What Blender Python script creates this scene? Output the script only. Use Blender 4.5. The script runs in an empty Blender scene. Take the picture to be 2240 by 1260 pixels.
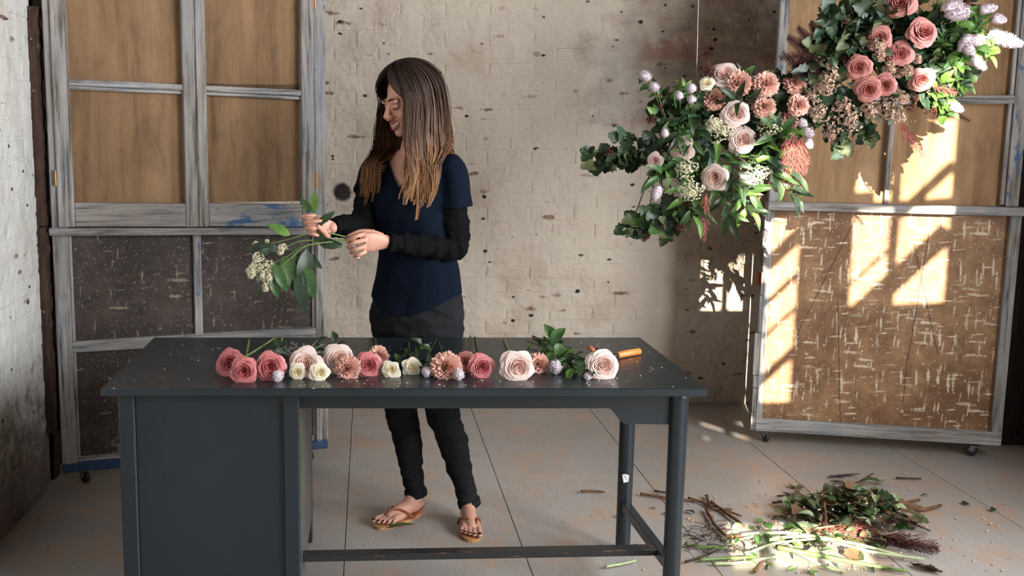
import bpy, bmesh, math, random
from mathutils import Vector, Matrix, Quaternion, noise as mnoise

# ---------------------------------------------------------------- camera, world, light
SC = bpy.context.scene
COL = SC.collection
FPX, PPX, PPY, CH = 2300.0, 805.0, 630.0, 1.487      # focal length (px of a 2240 wide frame), principal point, eye height
PITCH = math.radians(8.58)
cam_d = bpy.data.cameras.new('camera'); cam = bpy.data.objects.new('camera', cam_d); COL.objects.link(cam)
cam.location = (0, 0, CH); cam.rotation_euler = (math.pi/2-PITCH, 0, 0)
cam_d.sensor_width = 36; cam_d.lens = 36*FPX/2240; cam_d.shift_x = (1120-PPX)/2240; cam_d.shift_y = 0
cam_d.clip_start = .05
SC.camera = cam
vs = SC.view_settings
vs.view_transform = 'Standard'; vs.look = 'None'; vs.gamma = 1; vs.use_curve_mapping = False
vs.exposure = 1.08
W = bpy.data.worlds.new('sky'); SC.world = W; W.use_nodes = True
W.node_tree.nodes['Background'].inputs[0].default_value = (.62, .76, 1, 1)
W.node_tree.nodes['Background'].inputs[1].default_value = 1.2
SUN = Vector((.25, 1, -.35)).normalized()
sd = bpy.data.lights.new('sun', 'SUN'); sd.energy = 13; sd.angle = math.radians(.22); sd.color = (1, .89, .74)
so = bpy.data.objects.new('sun', sd); COL.objects.link(so); so.rotation_euler = SUN.to_track_quat('-Z', 'Y').to_euler(); so.location = (-1.5, -8, 6)
XR = 3.15            # right wall
def window_light(name, y0, y1, z0, z1, power, col=(.93, .96, 1), x=XR-.03):
    d = bpy.data.lights.new(name, 'AREA'); d.shape = 'RECTANGLE'; d.size = y1-y0; d.size_y = z1-z0; d.energy = power; d.color = col
    o = bpy.data.objects.new(name, d); COL.objects.link(o); o.location = (x, (y0+y1)/2, (z0+z1)/2)
    o.rotation_euler = Vector((-1, 0, 0)).to_track_quat('-Z', 'Z').to_euler()
    o.rotation_euler = (math.radians(90), 0, math.radians(90)); return o
window_light('window_daylight', -2.3, -.75, .9, 2.8, 8)
window_light('window_daylight', -.45, 1.3, .9, 2.8, 128)
window_light('window_daylight', 1.75, 3.3, .9, 2.8, 56)

# ---------------------------------------------------------------- helpers
def U(px, py, D):
    """world point at depth D (world y) seen at photo pixel"""
    a = math.atan((PPY-py)/FPX)-PITCH
    z = CH+math.tan(a)*D
    ax = D*math.cos(PITCH)+(CH-z)*math.sin(PITCH)
    return Vector(((px-PPX)/FPX*ax, D, z))
def UZ(px, py, z):
    a = math.atan((PPY-py)/FPX)-PITCH
    return U(px, py, (z-CH)/math.tan(a))
def tag(o, label=None, cat=None, group=None, kind=None):
    if label: o['label'] = label
    if cat: o['category'] = cat
    if group: o['group'] = group
    if kind: o['kind'] = kind
    return o
def empty(name, loc=(0, 0, 0), label=None, cat=None, group=None, kind=None, parent=None):
    o = bpy.data.objects.new(name, None); COL.objects.link(o); o.location = loc; o.empty_display_size = .05
    if parent: o.parent = parent
    return tag(o, label, cat, group, kind)
def wloc(o):
    v = Vector((0, 0, 0))
    while o: v = v+o.location; o = o.parent
    return v
class MB:
    def __init__(s): s.v = []; s.f = []
    def add(s, vs, fs):
        k = len(s.v); s.v += [Vector(p) for p in vs]; s.f += [tuple(i+k for i in f) for f in fs]; return s
    def box(s, c, d, R=None, bev=0.0):
        c = Vector(c); hx, hy, hz = [q/2 for q in d]
        b = min(bev, hx*.9, hy*.9, hz*.9)
        if b <= 0:
            P = [Vector((x*hx, y*hy, z*hz)) for z in (-1, 1) for y in (-1, 1) for x in (-1, 1)]
            F = [(0, 2, 3, 1), (4, 5, 7, 6), (0, 1, 5, 4), (2, 6, 7, 3), (0, 4, 6, 2), (1, 3, 7, 5)]
        else:
            P = []; idx = {}
            for sx in (-1, 1):
                for sy in (-1, 1):
                    for sz in (-1, 1):
                        for k in range(3):
                            q = [sx*(hx-b), sy*(hy-b), sz*(hz-b)]; q[k] = (sx*hx, sy*hy, sz*hz)[k]
                            idx[(sx, sy, sz, k)] = len(P); P.append(Vector(q))
            F = []
            for k in range(3):
                a, c2 = [(1, 2), (2, 0), (0, 1)][k]
                for sg in (-1, 1):
                    r = []
                    for (sa, sb) in ((-1, -1), (1, -1), (1, 1), (-1, 1)):
                        t = [0, 0, 0]; t[k] = sg; t[a] = sa; t[c2] = sb; r.append(idx[(*t, k)])
                    F.append(tuple(r if sg > 0 else r[::-1]))
            for k in range(3):           # edges along axis k
                a, c2 = [(1, 2), (2, 0), (0, 1)][k]
                for sa in (-1, 1):
                    for sb in (-1, 1):
                        t0 = [0, 0, 0]; t0[a] = sa; t0[c2] = sb; t1 = list(t0); t0[k] = -1; t1[k] = 1
                        r = [idx[(*t0, a)], idx[(*t1, a)], idx[(*t1, c2)], idx[(*t0, c2)]]
                        F.append(tuple(r[::-1] if sa*sb > 0 else r))
            for sx in (-1, 1):
                for sy in (-1, 1):
                    for sz in (-1, 1):
                        r = [idx[(sx, sy, sz, k)] for k in range(3)]
                        F.append(tuple(r if sx*sy*sz > 0 else r[::-1]))
        if R: P = [R @ p for p in P]
        return s.add([c+p for p in P], F)
    def bar(s, a, b, w, d, up=(0, 0, 1), bev=.002):
        """box from a to b, w across (perp to up and axis), d along up"""
        a, b = Vector(a), Vector(b); x = (b-a); L = x.length; x.normalize(); z = Vector(up); y = z.cross(x).normalized(); z = x.cross(y)
        R = Matrix((x, y, z)).transposed()
        return s.box((a+b)/2, (L, w, d), R, bev)
    def tube(s, pts, rad, n=8, cap=True, rot=0, flat=None):
        pts = [Vector(p) for p in pts]; m = len(pts)
        if not hasattr(rad, '__len__'): rad = [rad]*m
        k = len(s.v); t0 = (pts[1]-pts[0]).normalized(); r = t0.orthogonal().normalized()
        for i in range(m):
            t = (pts[min(i+1, m-1)]-pts[max(i-1, 0)]).normalized()
            if t.length < .5: t = t0
            r = (r-t*r.dot(t)); r = r.normalized() if r.length > 1e-6 else t.orthogonal().normalized(); u = t.cross(r)
            for j in range(n):
                a = 2*math.pi*j/n+rot
                s.v.append(pts[i]+(r*math.cos(a)+u*math.sin(a)*(flat or 1))*rad[i])
        for i in range(m-1):
            for j in range(n):
                a = k+i*n+j; b = k+i*n+(j+1) % n; s.f.append((a, b, b+n, a+n))
        if cap:
            s.f.append(tuple(k+j for j in range(n))[::-1]); s.f.append(tuple(k+(m-1)*n+j for j in range(n)))
        return s
    def rings(s, secs, n=20, cap=True):
        """secs: (center, xaxis, yaxis, rx, ry)"""
        k = len(s.v); m = len(secs)
        for (c, ax, ay, rx, ry) in secs:
            for j in range(n):
                a = 2*math.pi*j/n; s.v.append(Vector(c)+Vector(ax)*rx*math.cos(a)+Vector(ay)*ry*math.sin(a))
        for i in range(m-1):
            for j in range(n):
                a = k+i*n+j; b = k+i*n+(j+1) % n; s.f.append((a, b, b+n, a+n))
        if cap:
            s.f.append(tuple(k+j for j in range(n))[::-1]); s.f.append(tuple(k+(m-1)*n+j for j in range(n)))
        return s
    def ell(s, c, rx, ry, rz, R=None, nu=12, nv=8):
        c = Vector(c); k = len(s.v)
        P = [Vector((0, 0, -rz))]
        for i in range(1, nv):
            p = -math.pi/2+math.pi*i/nv
            for j in range(nu):
                a = 2*math.pi*j/nu; P.append(Vector((rx*math.cos(p)*math.cos(a), ry*math.cos(p)*math.sin(a), rz*math.sin(p))))
        P.append(Vector((0, 0, rz)))
        if R: P = [R @ p for p in P]
        s.v += [c+p for p in P]; e = k+len(P)-1
        for j in range(nu): s.f.append((k, k+1+(j+1) % nu, k+1+j)); s.f.append((e, e-nu+j, e-nu+(j+1) % nu))
        for i in range(nv-2):
            for j in range(nu):
                a = k+1+i*nu+j; b = k+1+i*nu+(j+1) % nu; s.f.append((a, b, b+nu, a+nu))
        return s
    def mesh(s, name, mat=None, smooth=True, off=None):
        me = bpy.data.meshes.new(name)
        vv = [tuple(p-off) for p in s.v] if off is not None else [tuple(p) for p in s.v]
        me.from_pydata(vv, [], s.f)
        if mat: me.materials.append(mat)
        if smooth: me.polygons.foreach_set('use_smooth', [True]*len(me.polygons))
        me.update(); return me
    def build(s, name, mat, parent=None, smooth=True, **kw):
        off = wloc(parent) if parent else None
        me = s.mesh(name, mat, smooth, off)
        return link(name, me, parent, **kw)
def link(name, me, parent=None, label=None, cat=None, group=None, kind=None):
    o = bpy.data.objects.new(name, me); COL.objects.link(o)
    if parent: o.parent = parent
    return tag(o, label, cat, group, kind)
def omat(o, m):
    o.material_slots[0].link = 'OBJECT'; o.material_slots[0].material = m
def crom(pts, n=6):
    pts = [Vector(p) for p in pts]; out = []
    for i in range(len(pts)-1):
        p0, p1, p2, p3 = pts[max(i-1, 0)], pts[i], pts[i+1], pts[min(i+2, len(pts)-1)]
        for k in range(n):
            t = k/n; out.append(.5*((2*p1)+(p2-p0)*t+(2*p0-5*p1+4*p2-p3)*t*t+(3*p1-p0-3*p2+p3)*t**3))
    return out+[pts[-1]]
def lerps(vals, m):
    out = []
    for i in range(m):
        t = i/(m-1)*(len(vals)-1); k = min(int(t), len(vals)-2); u = t-k; u = u*u*(3-2*u)*.5+u*.5
        out.append(vals[k]*(1-u)+vals[k+1]*u)
    return out
def remesh(mb, voxel, smooth=4, fac=.5, name='tmp'):
    me = mb.mesh(name, None); o = bpy.data.objects.new(name, me); COL.objects.link(o)
    r = o.modifiers.new('r', 'REMESH'); r.mode = 'VOXEL'; r.voxel_size = voxel; r.adaptivity = 0
    if smooth: q = o.modifiers.new('s', 'SMOOTH'); q.factor = fac; q.iterations = smooth
    dg = bpy.context.evaluated_depsgraph_get(); dg.update()
    out = bpy.data.meshes.new_from_object(o.evaluated_get(dg)); bpy.data.objects.remove(o); bpy.data.meshes.remove(me)
    out.polygons.foreach_set('use_smooth', [True]*len(out.polygons)); return out

# ---------------------------------------------------------------- materials
class NT:
    def __init__(s, name):
        s.m = bpy.data.materials.new(name); s.m.use_nodes = True; s.t = s.m.node_tree; s.b = s.t.nodes['Principled BSDF']; s.o = s.t.nodes['Material Output']
    def n(s, typ, **kw):
        nd = s.t.nodes.new(typ)
        for k, v in kw.items():
            if k.startswith('_'): setattr(nd, k[1:], v)
            else: s.set(nd, k, v)
        return nd
    def set(s, nd, k, v):
        i = nd.inputs[int(k[1:])] if k[0] == 'i' and k[1:].isdigit() else nd.inputs[k.replace('_', ' ')]
        if hasattr(v, 'is_linked') and hasattr(v, 'node'): s.t.links.new(v, i)
        elif isinstance(v, (tuple, list)) and len(v) == 3 and i.type == 'RGBA': i.default_value = (*v, 1)
        else: i.default_value = v
    def pos(s): return s.n('ShaderNodeNewGeometry').outputs['Position']
    def obj(s): return s.n('ShaderNodeTexCoord').outputs['Object']
    def mapp(s, vec, scale=(1, 1, 1), loc=(0, 0, 0), rot=(0, 0, 0)):
        return s.n('ShaderNodeMapping', Vector=vec, Scale=scale, Location=loc, Rotation=rot).outputs[0]
    def noise(s, vec, scale, detail=4, rough=.55, dist=0):
        return s.n('ShaderNodeTexNoise', Vector=vec, Scale=scale, Detail=detail, Roughness=rough, Distortion=dist).outputs['Fac']
    def vor(s, vec, scale, feature='F1', rnd=1.0):
        return s.n('ShaderNodeTexVoronoi', Vector=vec, Scale=scale, Randomness=rnd, _feature=feature)
    def vor2(s, u, v, su, sv, ou=0., ov=0., rot=0.):
        c = s.n('ShaderNodeCombineXYZ', i0=u, i1=v).outputs[0]; nd = s.n('ShaderNodeTexVoronoi', _voronoi_dimensions='2D', Scale=1.0, Vector=s.mapp(s.mapp(c, (1, 1, 1), (ou, ov, 0), (0, 0, rot)), (su, sv, 1))); return nd
    def ramp(s, f, stops, interp='LINEAR'):
        nd = s.n('ShaderNodeValToRGB', Fac=f); cr = nd.color_ramp; cr.interpolation = interp
        while len(cr.elements) < len(stops): cr.elements.new(.5)
        for e, (p, c) in zip(cr.elements, stops): e.position = p; e.color = (*c, 1) if hasattr(c, '__len__') else (c, c, c, 1)
        return nd.outputs[0]
    def step(s, f, a, b, inv=False):
        return s.n('ShaderNodeMapRange', Value=f, **{'From_Min': a, 'From_Max': b, 'To_Min': 1.0 if inv else 0.0, 'To_Max': 0.0 if inv else 1.0}).outputs[0]
    def math(s, op, a, b=0.0, c=None):
        nd = s.n('ShaderNodeMath', _operation=op, i0=a, i1=b)
        if c is not None: s.set(nd, 'i2', c)
        return nd.outputs[0]
    def mix(s, f, a, b, typ='MIX'):
        nd = s.n('ShaderNodeMix', _data_type='RGBA', _blend_type=typ); s.set(nd, 'i0', f); s.set(nd, 'i6', a); s.set(nd, 'i7', b); return nd.outputs[2]
    def bump(s, h, strength=.3, dist=.01, prev=None):
        nd = s.n('ShaderNodeBump', Height=h, Strength=strength, Distance=dist)
        if prev: s.set(nd, 'Normal', prev)
        return nd.outputs[0]
    def fin(s, col=None, rough=.6, normal=None, **kw):
        if col is not None: s.set(s.b, 'Base Color', col)
        s.set(s.b, 'Roughness', rough)
        if normal is not None: s.set(s.b, 'Normal', normal)
        for k, v in kw.items(): s.set(s.b, k.replace('_', ' '), v)
        return s.m
    def xyz(s, vec):
        nd = s.n('ShaderNodeSeparateXYZ', i0=vec); return nd.outputs
def srgb(r, g, b):
    f = lambda c: (c/255/12.92) if c/255 <= .04045 else ((c/255+.055)/1.055)**2.4
    return (f(r), f(g), f(b))
M = {}
def wall_paint(name, cream, cream2, peel):
    t = NT(name); p = t.pos(); x, y, z = t.xyz(p)
    n1 = t.noise(p, 1.6, 5); n2 = t.noise(p, 14, 5, .6); n3 = t.noise(p, 60, 3)
    col = t.mix(t.step(n1, .3, .7), cream, cream2)
    # yellowish grime streaks
    col = t.mix(t.math('MULTIPLY', t.step(t.noise(p, 3.1, 6, .65), .55, .75), .45), col, srgb(176, 140, 104))
    # small dark holes and chips
    uu = t.math('ADD', x, y); v = t.vor2(uu, z, 7.5, 12); keep = t.math('MULTIPLY', t.step(t.xyz(v.outputs['Color'])[0], .52, .54), t.step(t.noise(p, 2.6, 3), .42, .50))
    hole = t.math('MULTIPLY', t.step(t.math('ADD', v.outputs['Distance'], t.math('MULTIPLY', t.math('SUBTRACT', n2, .5), .55)), .01, .055, True), keep)
    v2 = t.vor2(uu, z, 4.2, 14, .3, .1); keep2 = t.math('MULTIPLY', t.step(t.xyz(v2.outputs['Color'])[1], .50, .52), t.step(t.noise(p, 3.7, 3), .38, .52))
    chip = t.math('MULTIPLY', t.step(t.math('ADD', v2.outputs['Distance'], t.math('MULTIPLY', t.math('SUBTRACT', n2, .5), 1.0)), -.04, .09, True), keep2)
    if peel:
        # flaked-off patch high on the wall, a brown patch below it, and one sooty hole by the window
        def blob(cx, cz, rx, rz, k=.9):
            dx = t.math('DIVIDE', t.math('SUBTRACT', x, cx), rx); dz = t.math('DIVIDE', t.math('SUBTRACT', z, cz), rz)
            d = t.math('SQRT', t.math('ADD', t.math('MULTIPLY', dx, dx), t.math('MULTIPLY', dz, dz)))
            return t.math('ADD', d, t.math('MULTIPLY', t.math('SUBTRACT', t.noise(p, 5.5, 7, .7), .5), k*2))
        b1 = t.step(blob(1.82, 1.78, .66, .50, 1.3), .35, 1.15, True); b2 = t.step(blob(2.1, 1.05, .50, .42), .5, 1.2, True)
        b3 = t.step(blob(-.14, 1.155, .06, .06, .5), .7, .95, True)
        brick = t.mix(t.step(t.noise(t.mapp(p, (3, 3, 9)), 3, 3), .4, .6), srgb(142, 112, 90), srgb(108, 92, 80))
        brick = t.mix(t.step(t.noise(t.mapp(p, (4.2, 1, 12.6)), 1, 0), .58, .62), brick, srgb(128, 66, 46))
        col = t.mix(t.math('MULTIPLY', b1, .75), col, brick); col = t.mix(t.math('MULTIPLY', b2, .6), col, srgb(140, 112, 88))
        # greyish plaster smear
        b4 = t.step(blob(1.30, 1.72, .16, .34), .5, 1.2, True); col = t.mix(t.math('MULTIPLY', b4, .45), col, srgb(172, 168, 164))
        col = t.mix(b3, col, srgb(46, 36, 30))
        low = t.math('MULTIPLY', t.step(t.math('ADD', z, t.math('MULTIPLY', n1, .6)), .35, .75, True), .45); col = t.mix(low, col, srgb(120, 98, 76))
    else:
        low = t.math('MULTIPLY', t.step(t.math('ADD', z, t.math('MULTIPLY', t.noise(p, 4, 6, .7), .9)), .45, 1.0, True), .8); col = t.mix(low, col, srgb(138, 118, 104))
        col = t.mix(t.math('MULTIPLY', t.step(t.math('ADD', t.math('MULTIPLY', z, .6), t.noise(p, 12, 6, .75)), .62, .8, True), .7), col, srgb(72, 58, 50))
    col = t.mix(t.math('MULTIPLY', chip, .85), col, srgb(120, 76, 50)); col = t.mix(hole, col, srgb(32, 26, 24))
    h = t.math('ADD', t.math('MULTIPLY', n2, .8), t.math('MULTIPLY', n3, .2)); h = t.math('SUBTRACT', h, t.math('MULTIPLY', t.math('MAXIMUM', hole, chip), .7))
    nb = t.bump(h, .6, .014); nb = t.bump(t.noise(p, 6, 5), .9, .045, nb)
    M[name] = t.fin(col, .72, nb)
wall_paint('painted_brick', srgb(222, 207, 188), srgb(206, 192, 174), True)
wall_paint('whitewashed_brick', srgb(212, 210, 204), srgb(196, 194, 188), False)
def floor_mat():
    t = NT('worn_floor_paint'); p = t.pos()
    g = t.noise(t.mapp(p, (13, 1.2, 1)), 4.5, 7, .7, .6); big = t.noise(p, 1.3, 4)
    ob = t.n('ShaderNodeObjectInfo').outputs['Random']
    base = t.mix(t.step(big, .3, .7), srgb(160, 156, 152), srgb(178, 170, 162))
    base = t.mix(t.math('MULTIPLY', ob, .25), base, srgb(140, 136, 132))
    wear = t.math('MULTIPLY', t.step(g, .46, .58), t.step(t.noise(p, 3.2, 6, .65), .46, .58)); col = t.mix(t.math('MULTIPLY', wear, .85), base, srgb(186, 152, 124))
    ring = t.noise(t.mapp(p, (16, 2.2, 1)), 2.0, 3, .5, 3.0); col = t.mix(t.math('MULTIPLY', t.step(ring, .48, .53), .10), col, srgb(120, 108, 98))
    v = t.vor2(t.xyz(p)[0], t.xyz(p)[1], 8, 6); spot = t.math('MULTIPLY', t.step(v.outputs['Distance'], .025, .05, True), t.step(t.xyz(v.outputs['Color'])[0], .7, .72)); col = t.mix(t.math('MULTIPLY', spot, .6), col, srgb(96, 78, 62))
    M['floor'] = t.fin(col, t.step(t.noise(p, 7, 4), -.5, 1.8), t.bump(g, .12, .004))
floor_mat()
def weathered(name, axis, blue=.5, tone=1.0):
    """grey driftwood with flakes of old blue paint; axis = grain direction in object space"""
    t = NT(name); p = t.obj(); sc = [11, 11, 11]; sc[axis] = .7
    g = t.noise(t.mapp(p, sc), 5, 7, .65, .3); g2 = t.noise(t.mapp(p, [q*3 for q in sc]), 6, 3)
    c0 = [srgb(78, 74, 70), srgb(150, 146, 142), srgb(184, 178, 170)]
    col = t.ramp(g, [(.36, [q*tone*.8 for q in c0[0]]), (.50, [q*tone for q in c0[1]]), (.72, [q*tone for q in c0[2]])])
    br = t.step(t.noise(p, 2.2, 3), .45, .7); col = t.mix(t.math('MULTIPLY', br, .5), col, srgb(128, 108, 88))
    cool = t.step(t.noise(t.mapp(p, (2, 2, 1.4)), 2.4, 4), .46, .66); col = t.mix(t.math('MULTIPLY', cool, .40), col, srgb(120, 132, 144))
    sb = [5, 5, 5]; sb[axis] = 1.6
    fl = t.step(t.noise(t.mapp(p, sb), 4.5, 7, .72), .80-.26*blue, .84-.26*blue); col = t.mix(t.math('MULTIPLY', fl, .85), col, srgb(48, 92, 134))
    M[name] = t.fin(col, .8, t.bump(t.math('ADD', g, t.math('MULTIPLY', g2, .4)), .55, .006))
for k, ax in (('x', 0), ('z', 2)):
    weathered('grey_wood_'+k, ax, .62); weathered('pale_wood_'+k, ax, .45, 1.2); weathered('blue_flaked_wood_'+k, ax, 1.0, 1.15)
def plywood(name, a, b, c):
    t = NT(name); p = t.obj()
    st = t.noise(t.mapp(p, (5.0, 1, .55)), 2.2, 6, .6, .7); fine = t.noise(t.mapp(p, (40, 40, 3)), 4, 3)
    col = t.ramp(st, [(.30, a), (.50, b), (.70, c)]); col = t.mix(t.math('MULTIPLY', t.step(fine, .45, .75), .25), col, [q*.55 for q in a])
    sheet = t.n('ShaderNodeTexWave', Vector=p, Scale=1.1, Distortion=.0, _wave_type='BANDS', _bands_direction='X', _wave_profile='SAW').outputs['Fac']
    col = t.mix(t.math('MULTIPLY', t.step(sheet, .25, .6), .22), col, [min(1, q*1.25) for q in c])
    wv = t.n('ShaderNodeTexWave', Vector=p, Scale=150, _wave_type='BANDS', _bands_direction='X').outputs['Fac']; wh = t.n('ShaderNodeTexWave', Vector=p, Scale=150, _wave_type='BANDS', _bands_direction='Z').outputs['Fac']
    weave = t.math('MULTIPLY', t.math('ADD', wv, wh), .5); fl = t.vor(p, 26); sp = t.math('MULTIPLY', t.step(fl.outputs['Distance'], .05, .1, True), t.step(t.xyz(fl.outputs['Color'])[0], .86, .88))
    col = t.mix(t.math('MULTIPLY', t.step(t.noise(t.mapp(p, (2, 1, .8)), 5, 7, .72, 1.2), .48, .66), .38), col, [q*.62 for q in a]); col = t.mix(t.math('MULTIPLY', sp, .7), col, srgb(60, 42, 30)); col = t.mix(t.math('MULTIPLY', weave, .14), col, [q*.4 for q in a])
    M[name] = t.fin(col, .75, t.bump(t.math('ADD', t.math('MULTIPLY', weave, .4), t.noise(t.mapp(p, (2, 1, .6)), 9, 5)), .45, .010))
plywood('hessian_board', srgb(108, 80, 54), srgb(148, 114, 80), srgb(170, 136, 100))
plywood('hessian_board_warm', srgb(134, 98, 66), srgb(172, 134, 96), srgb(192, 156, 116))
def splat(name, dark, mid, mark, dens, cross, spk=1.0):
    t = NT(name); p = t.obj(); nz = t.noise(p, 22, 4); ox, _, oz = t.xyz(p)
    g = t.noise(t.mapp(p, (3, 1, 3)), 4, 8, .75); col = t.ramp(g, [(.32, dark), (.55, mid), (.75, [q*1.7 for q in mid])]); col = t.mix(t.math('MULTIPLY', t.step(t.noise(p, 2.1, 5), .44, .62), .62), col, [dark[0]*.8, dark[1]*.65, dark[2]*.55])
    for i, (sx, sz, thr, rr) in enumerate(((4.2, 26, cross, 0), (30, 4.0, cross, 1), (7, 44, cross*.8, 2), (48, 6.5, cross*.8, 0))):
        v = t.vor2(ox, oz, sx, sz, i*3.7, i*1.9, (.05, -.04, -.10, .07)[i])
        d = t.math('ADD', v.outputs['Distance'], t.math('ADD', t.math('MULTIPLY', t.math('SUBTRACT', nz, .5), .40), t.math('MULTIPLY', t.math('SUBTRACT', t.noise(p, 90, 2), .5), .35)))
        k = t.math('MULTIPLY', t.step(d, .09, .19, True), t.step(t.xyz(v.outputs['Color'])[rr], 1-thr, 1.001-thr))
        col = t.mix(t.math('MULTIPLY', k, t.math('ADD', .35, t.math('MULTIPLY', t.xyz(v.outputs['Color'])[(rr+1) % 3], .65))), col, mark)
    for i, (sc, r0, th) in enumerate(((14, .10, .86), (34, .16, 1-.20*spk), (80, .24, 1-.26*spk))):
        v = t.vor2(ox, oz, sc, sc, i, i); d = t.math('ADD', v.outputs['Distance'], t.math('MULTIPLY', t.math('SUBTRACT', t.noise(p, sc*2.2, 3), .5), .55))
        k = t.math('MULTIPLY', t.step(d, r0*.6, r0, True), t.step(t.xyz(v.outputs['Color'])[i], th, th+.01)); col = t.mix(t.math('MULTIPLY', k, dens), col, mark)
    v = t.vor2(ox, oz, 6, 7, 5, 2); k = t.math('MULTIPLY', t.step(t.math('ADD', v.outputs['Distance'], t.math('MULTIPLY', t.math('SUBTRACT', nz, .5), .5)), -.02, .04, True), t.step(t.xyz(v.outputs['Color'])[0], .90, .91)); col = t.mix(k, col, srgb(46, 74, 104))
    M[name] = t.fin(col, .6, t.bump(g, .35, .004))
splat('splattered_dark_board', srgb(44, 35, 30), srgb(72, 60, 52), srgb(150, 138, 122), .55, .10)
splat('splattered_brown_board', srgb(112, 78, 48), srgb(158, 120, 84), srgb(222, 202, 172), .55, .46, .5)
def desk_mat():
    t = NT('slate_paint'); p = t.pos()
    n = t.noise(t.mapp(p, (1, 1, .4)), 5, 5); col = t.mix(t.step(n, .3, .7), srgb(27, 35, 40), srgb(32, 41, 46))
    v = t.vor2(t.xyz(p)[0], t.xyz(p)[1], 26, 26); k = t.math('MULTIPLY', t.step(t.math('ADD', v.outputs['Distance'], t.math('MULTIPLY', t.math('SUBTRACT', t.noise(p, 60, 3), .5), .2)), .05, .09, True), t.step(t.xyz(v.outputs['Color'])[0], .90, .91))
    z = t.xyz(p)[2]; k = t.math('MULTIPLY', k, t.step(z, .7485, .749)); k = t.math('MULTIPLY', k, t.step(t.noise(p, 2.6, 2), .44, .52)); col = t.mix(k, col, srgb(206, 208, 206))
    M['desk'] = t.fin(col, t.step(t.noise(t.mapp(p, (2, 9, 2)), 6, 4), -.7, 3.2), t.bump(t.noise(t.mapp(p, (3, 40, 40)), 4, 4), .10, .003), **{'Specular_IOR_Level': .55})
    t = NT('worn_black_paint'); p = t.pos(); g = t.noise(t.mapp(p, (2, 14, 14)), 5, 6, .7)
    z = t.xyz(p)[2]; M['desk_worn'] = t.fin(t.mix(t.step(g, .62, .68), srgb(36, 36, 36), srgb(146, 96, 60)), .4, t.bump(g, .2, .003))
desk_mat()
def simple(name, c, rough=.6, var=.25, scale=20, metal=0, trans=0, c2=None, bump=0, **kw):
    t = NT(name); p = t.obj(); f = t.noise(p, scale, 4)
    col = t.mix(t.step(f, .3, .7), [q*(1-var) for q in c], c2 or [min(1, q*(1+var)) for q in c])
    m = t.fin(col, rough, t.bump(f, bump, .004) if bump else None, Metallic=metal, **kw)
    if trans:
        tr = t.n('ShaderNodeBsdfTranslucent', Color=col); mx = t.n('ShaderNodeMixShader', Fac=trans); t.t.links.new(t.b.outputs[0], mx.inputs[1]); t.t.links.new(tr.outputs[0], mx.inputs[2]); t.t.links.new(mx.outputs[0], t.o.inputs[0])
    M[name] = m; return m
def timber(name, a, b):
    t = NT(name); p = t.pos(); g = t.noise(t.mapp(p, (14, 14, 1)), 4, 7, .7, .4); col = t.ramp(g, [(.3, a), (.55, b), (.72, [min(1, q*2.2) for q in b])])
    v = t.vor(p, 40); k = t.math('MULTIPLY', t.step(v.outputs['Distance'], .12, .2, True), t.step(t.xyz(v.outputs['Color'])[0], .9, .91)); col = t.mix(k, col, srgb(170, 150, 130))
    M[name] = t.fin(col, .75, t.bump(g, .7, .012))
timber('dark_timber', srgb(24, 17, 13), srgb(70, 47, 33)); timber('black_timber', srgb(20, 13, 10), srgb(44, 28, 20))
simple('ceiling_board', srgb(60, 50, 42), .8); simple('plain_plaster', srgb(74, 66, 58), .8, .06, 3); simple('brass', srgb(150, 112, 70), .4, metal=1); simple('steel', srgb(150, 150, 150), .35, metal=1)
simple('black_rubber', srgb(34, 34, 36), .6); simple('sun_block_fabric', srgb(232, 230, 224), .9, .04)
simple('rust_mark', srgb(120, 82, 58), .7); simple('orange_brick', srgb(170, 88, 48), .8)
simple('white_paint_flake', srgb(225, 225, 220), .6)
simple('lit_grey_side', srgb(84, 79, 74), .5, .2, 6)  # lighter grey: window light on the pedestal's inner side put into the colour
# petals and leaves
simple('petal_blush', srgb(236, 208, 200), .55, .05, 8, trans=.18, c2=srgb(240, 220, 210)); simple('petal_pink', srgb(204, 112, 116), .55, .14, 7, trans=.16, c2=srgb(220, 138, 136)); simple('petal_dusty', srgb(200, 124, 118), .55, .15, 7, trans=.16, c2=srgb(216, 150, 140))
simple('petal_peach', srgb(226, 156, 134), .6, .2, 14, trans=.16, c2=srgb(246, 204, 186)); simple('petal_cream', srgb(240, 230, 206), .55, .05, 8, trans=.18); simple('petal_lilac', srgb(218, 204, 210), .7, .12, 30, trans=.15)
simple('petal_blush_heart', srgb(232, 192, 178), .55, .06, 8, trans=.15); simple('petal_pink_heart', srgb(188, 92, 96), .55, .12, 7, trans=.14); simple('petal_dusty_heart', srgb(186, 104, 98), .55, .12, 7, trans=.14); simple('petal_cream_heart', srgb(238, 218, 172), .55, .06, 8, trans=.15)
simple('floret_white', srgb(230, 222, 186), .65, .10, 30, c2=srgb(244, 238, 216)); simple('floret_blush', srgb(206, 168, 146), .65, .3, 25, c2=srgb(226, 200, 180)); simple('seed_russet', srgb(96, 50, 40), .6, .4, 40); simple('plume_rust', srgb(168, 92, 84), .7, .25, 30); simple('frond_burgundy', srgb(40, 20, 20), .9, .3, 20, **{'Specular_IOR_Level': .08})
simple('leaf_brown', srgb(104, 78, 52), .6, .3, 9); simple('leaf_dark', srgb(40, 58, 33), .42, .35, 9, trans=.10); simple('leaf_mid', srgb(62, 92, 46), .42, .3, 9, trans=.15); simple('leaf_bright', srgb(98, 134, 60), .42, .25, 9, trans=.2); simple('leaf_olive', srgb(84, 90, 58), .5, .3, 9, trans=.1); simple('leaf_blue', srgb(54, 76, 56), .45, .3, 9, trans=.1); simple('leaf_pale', srgb(146, 160, 118), .55, .2, 9, trans=.12)
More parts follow.
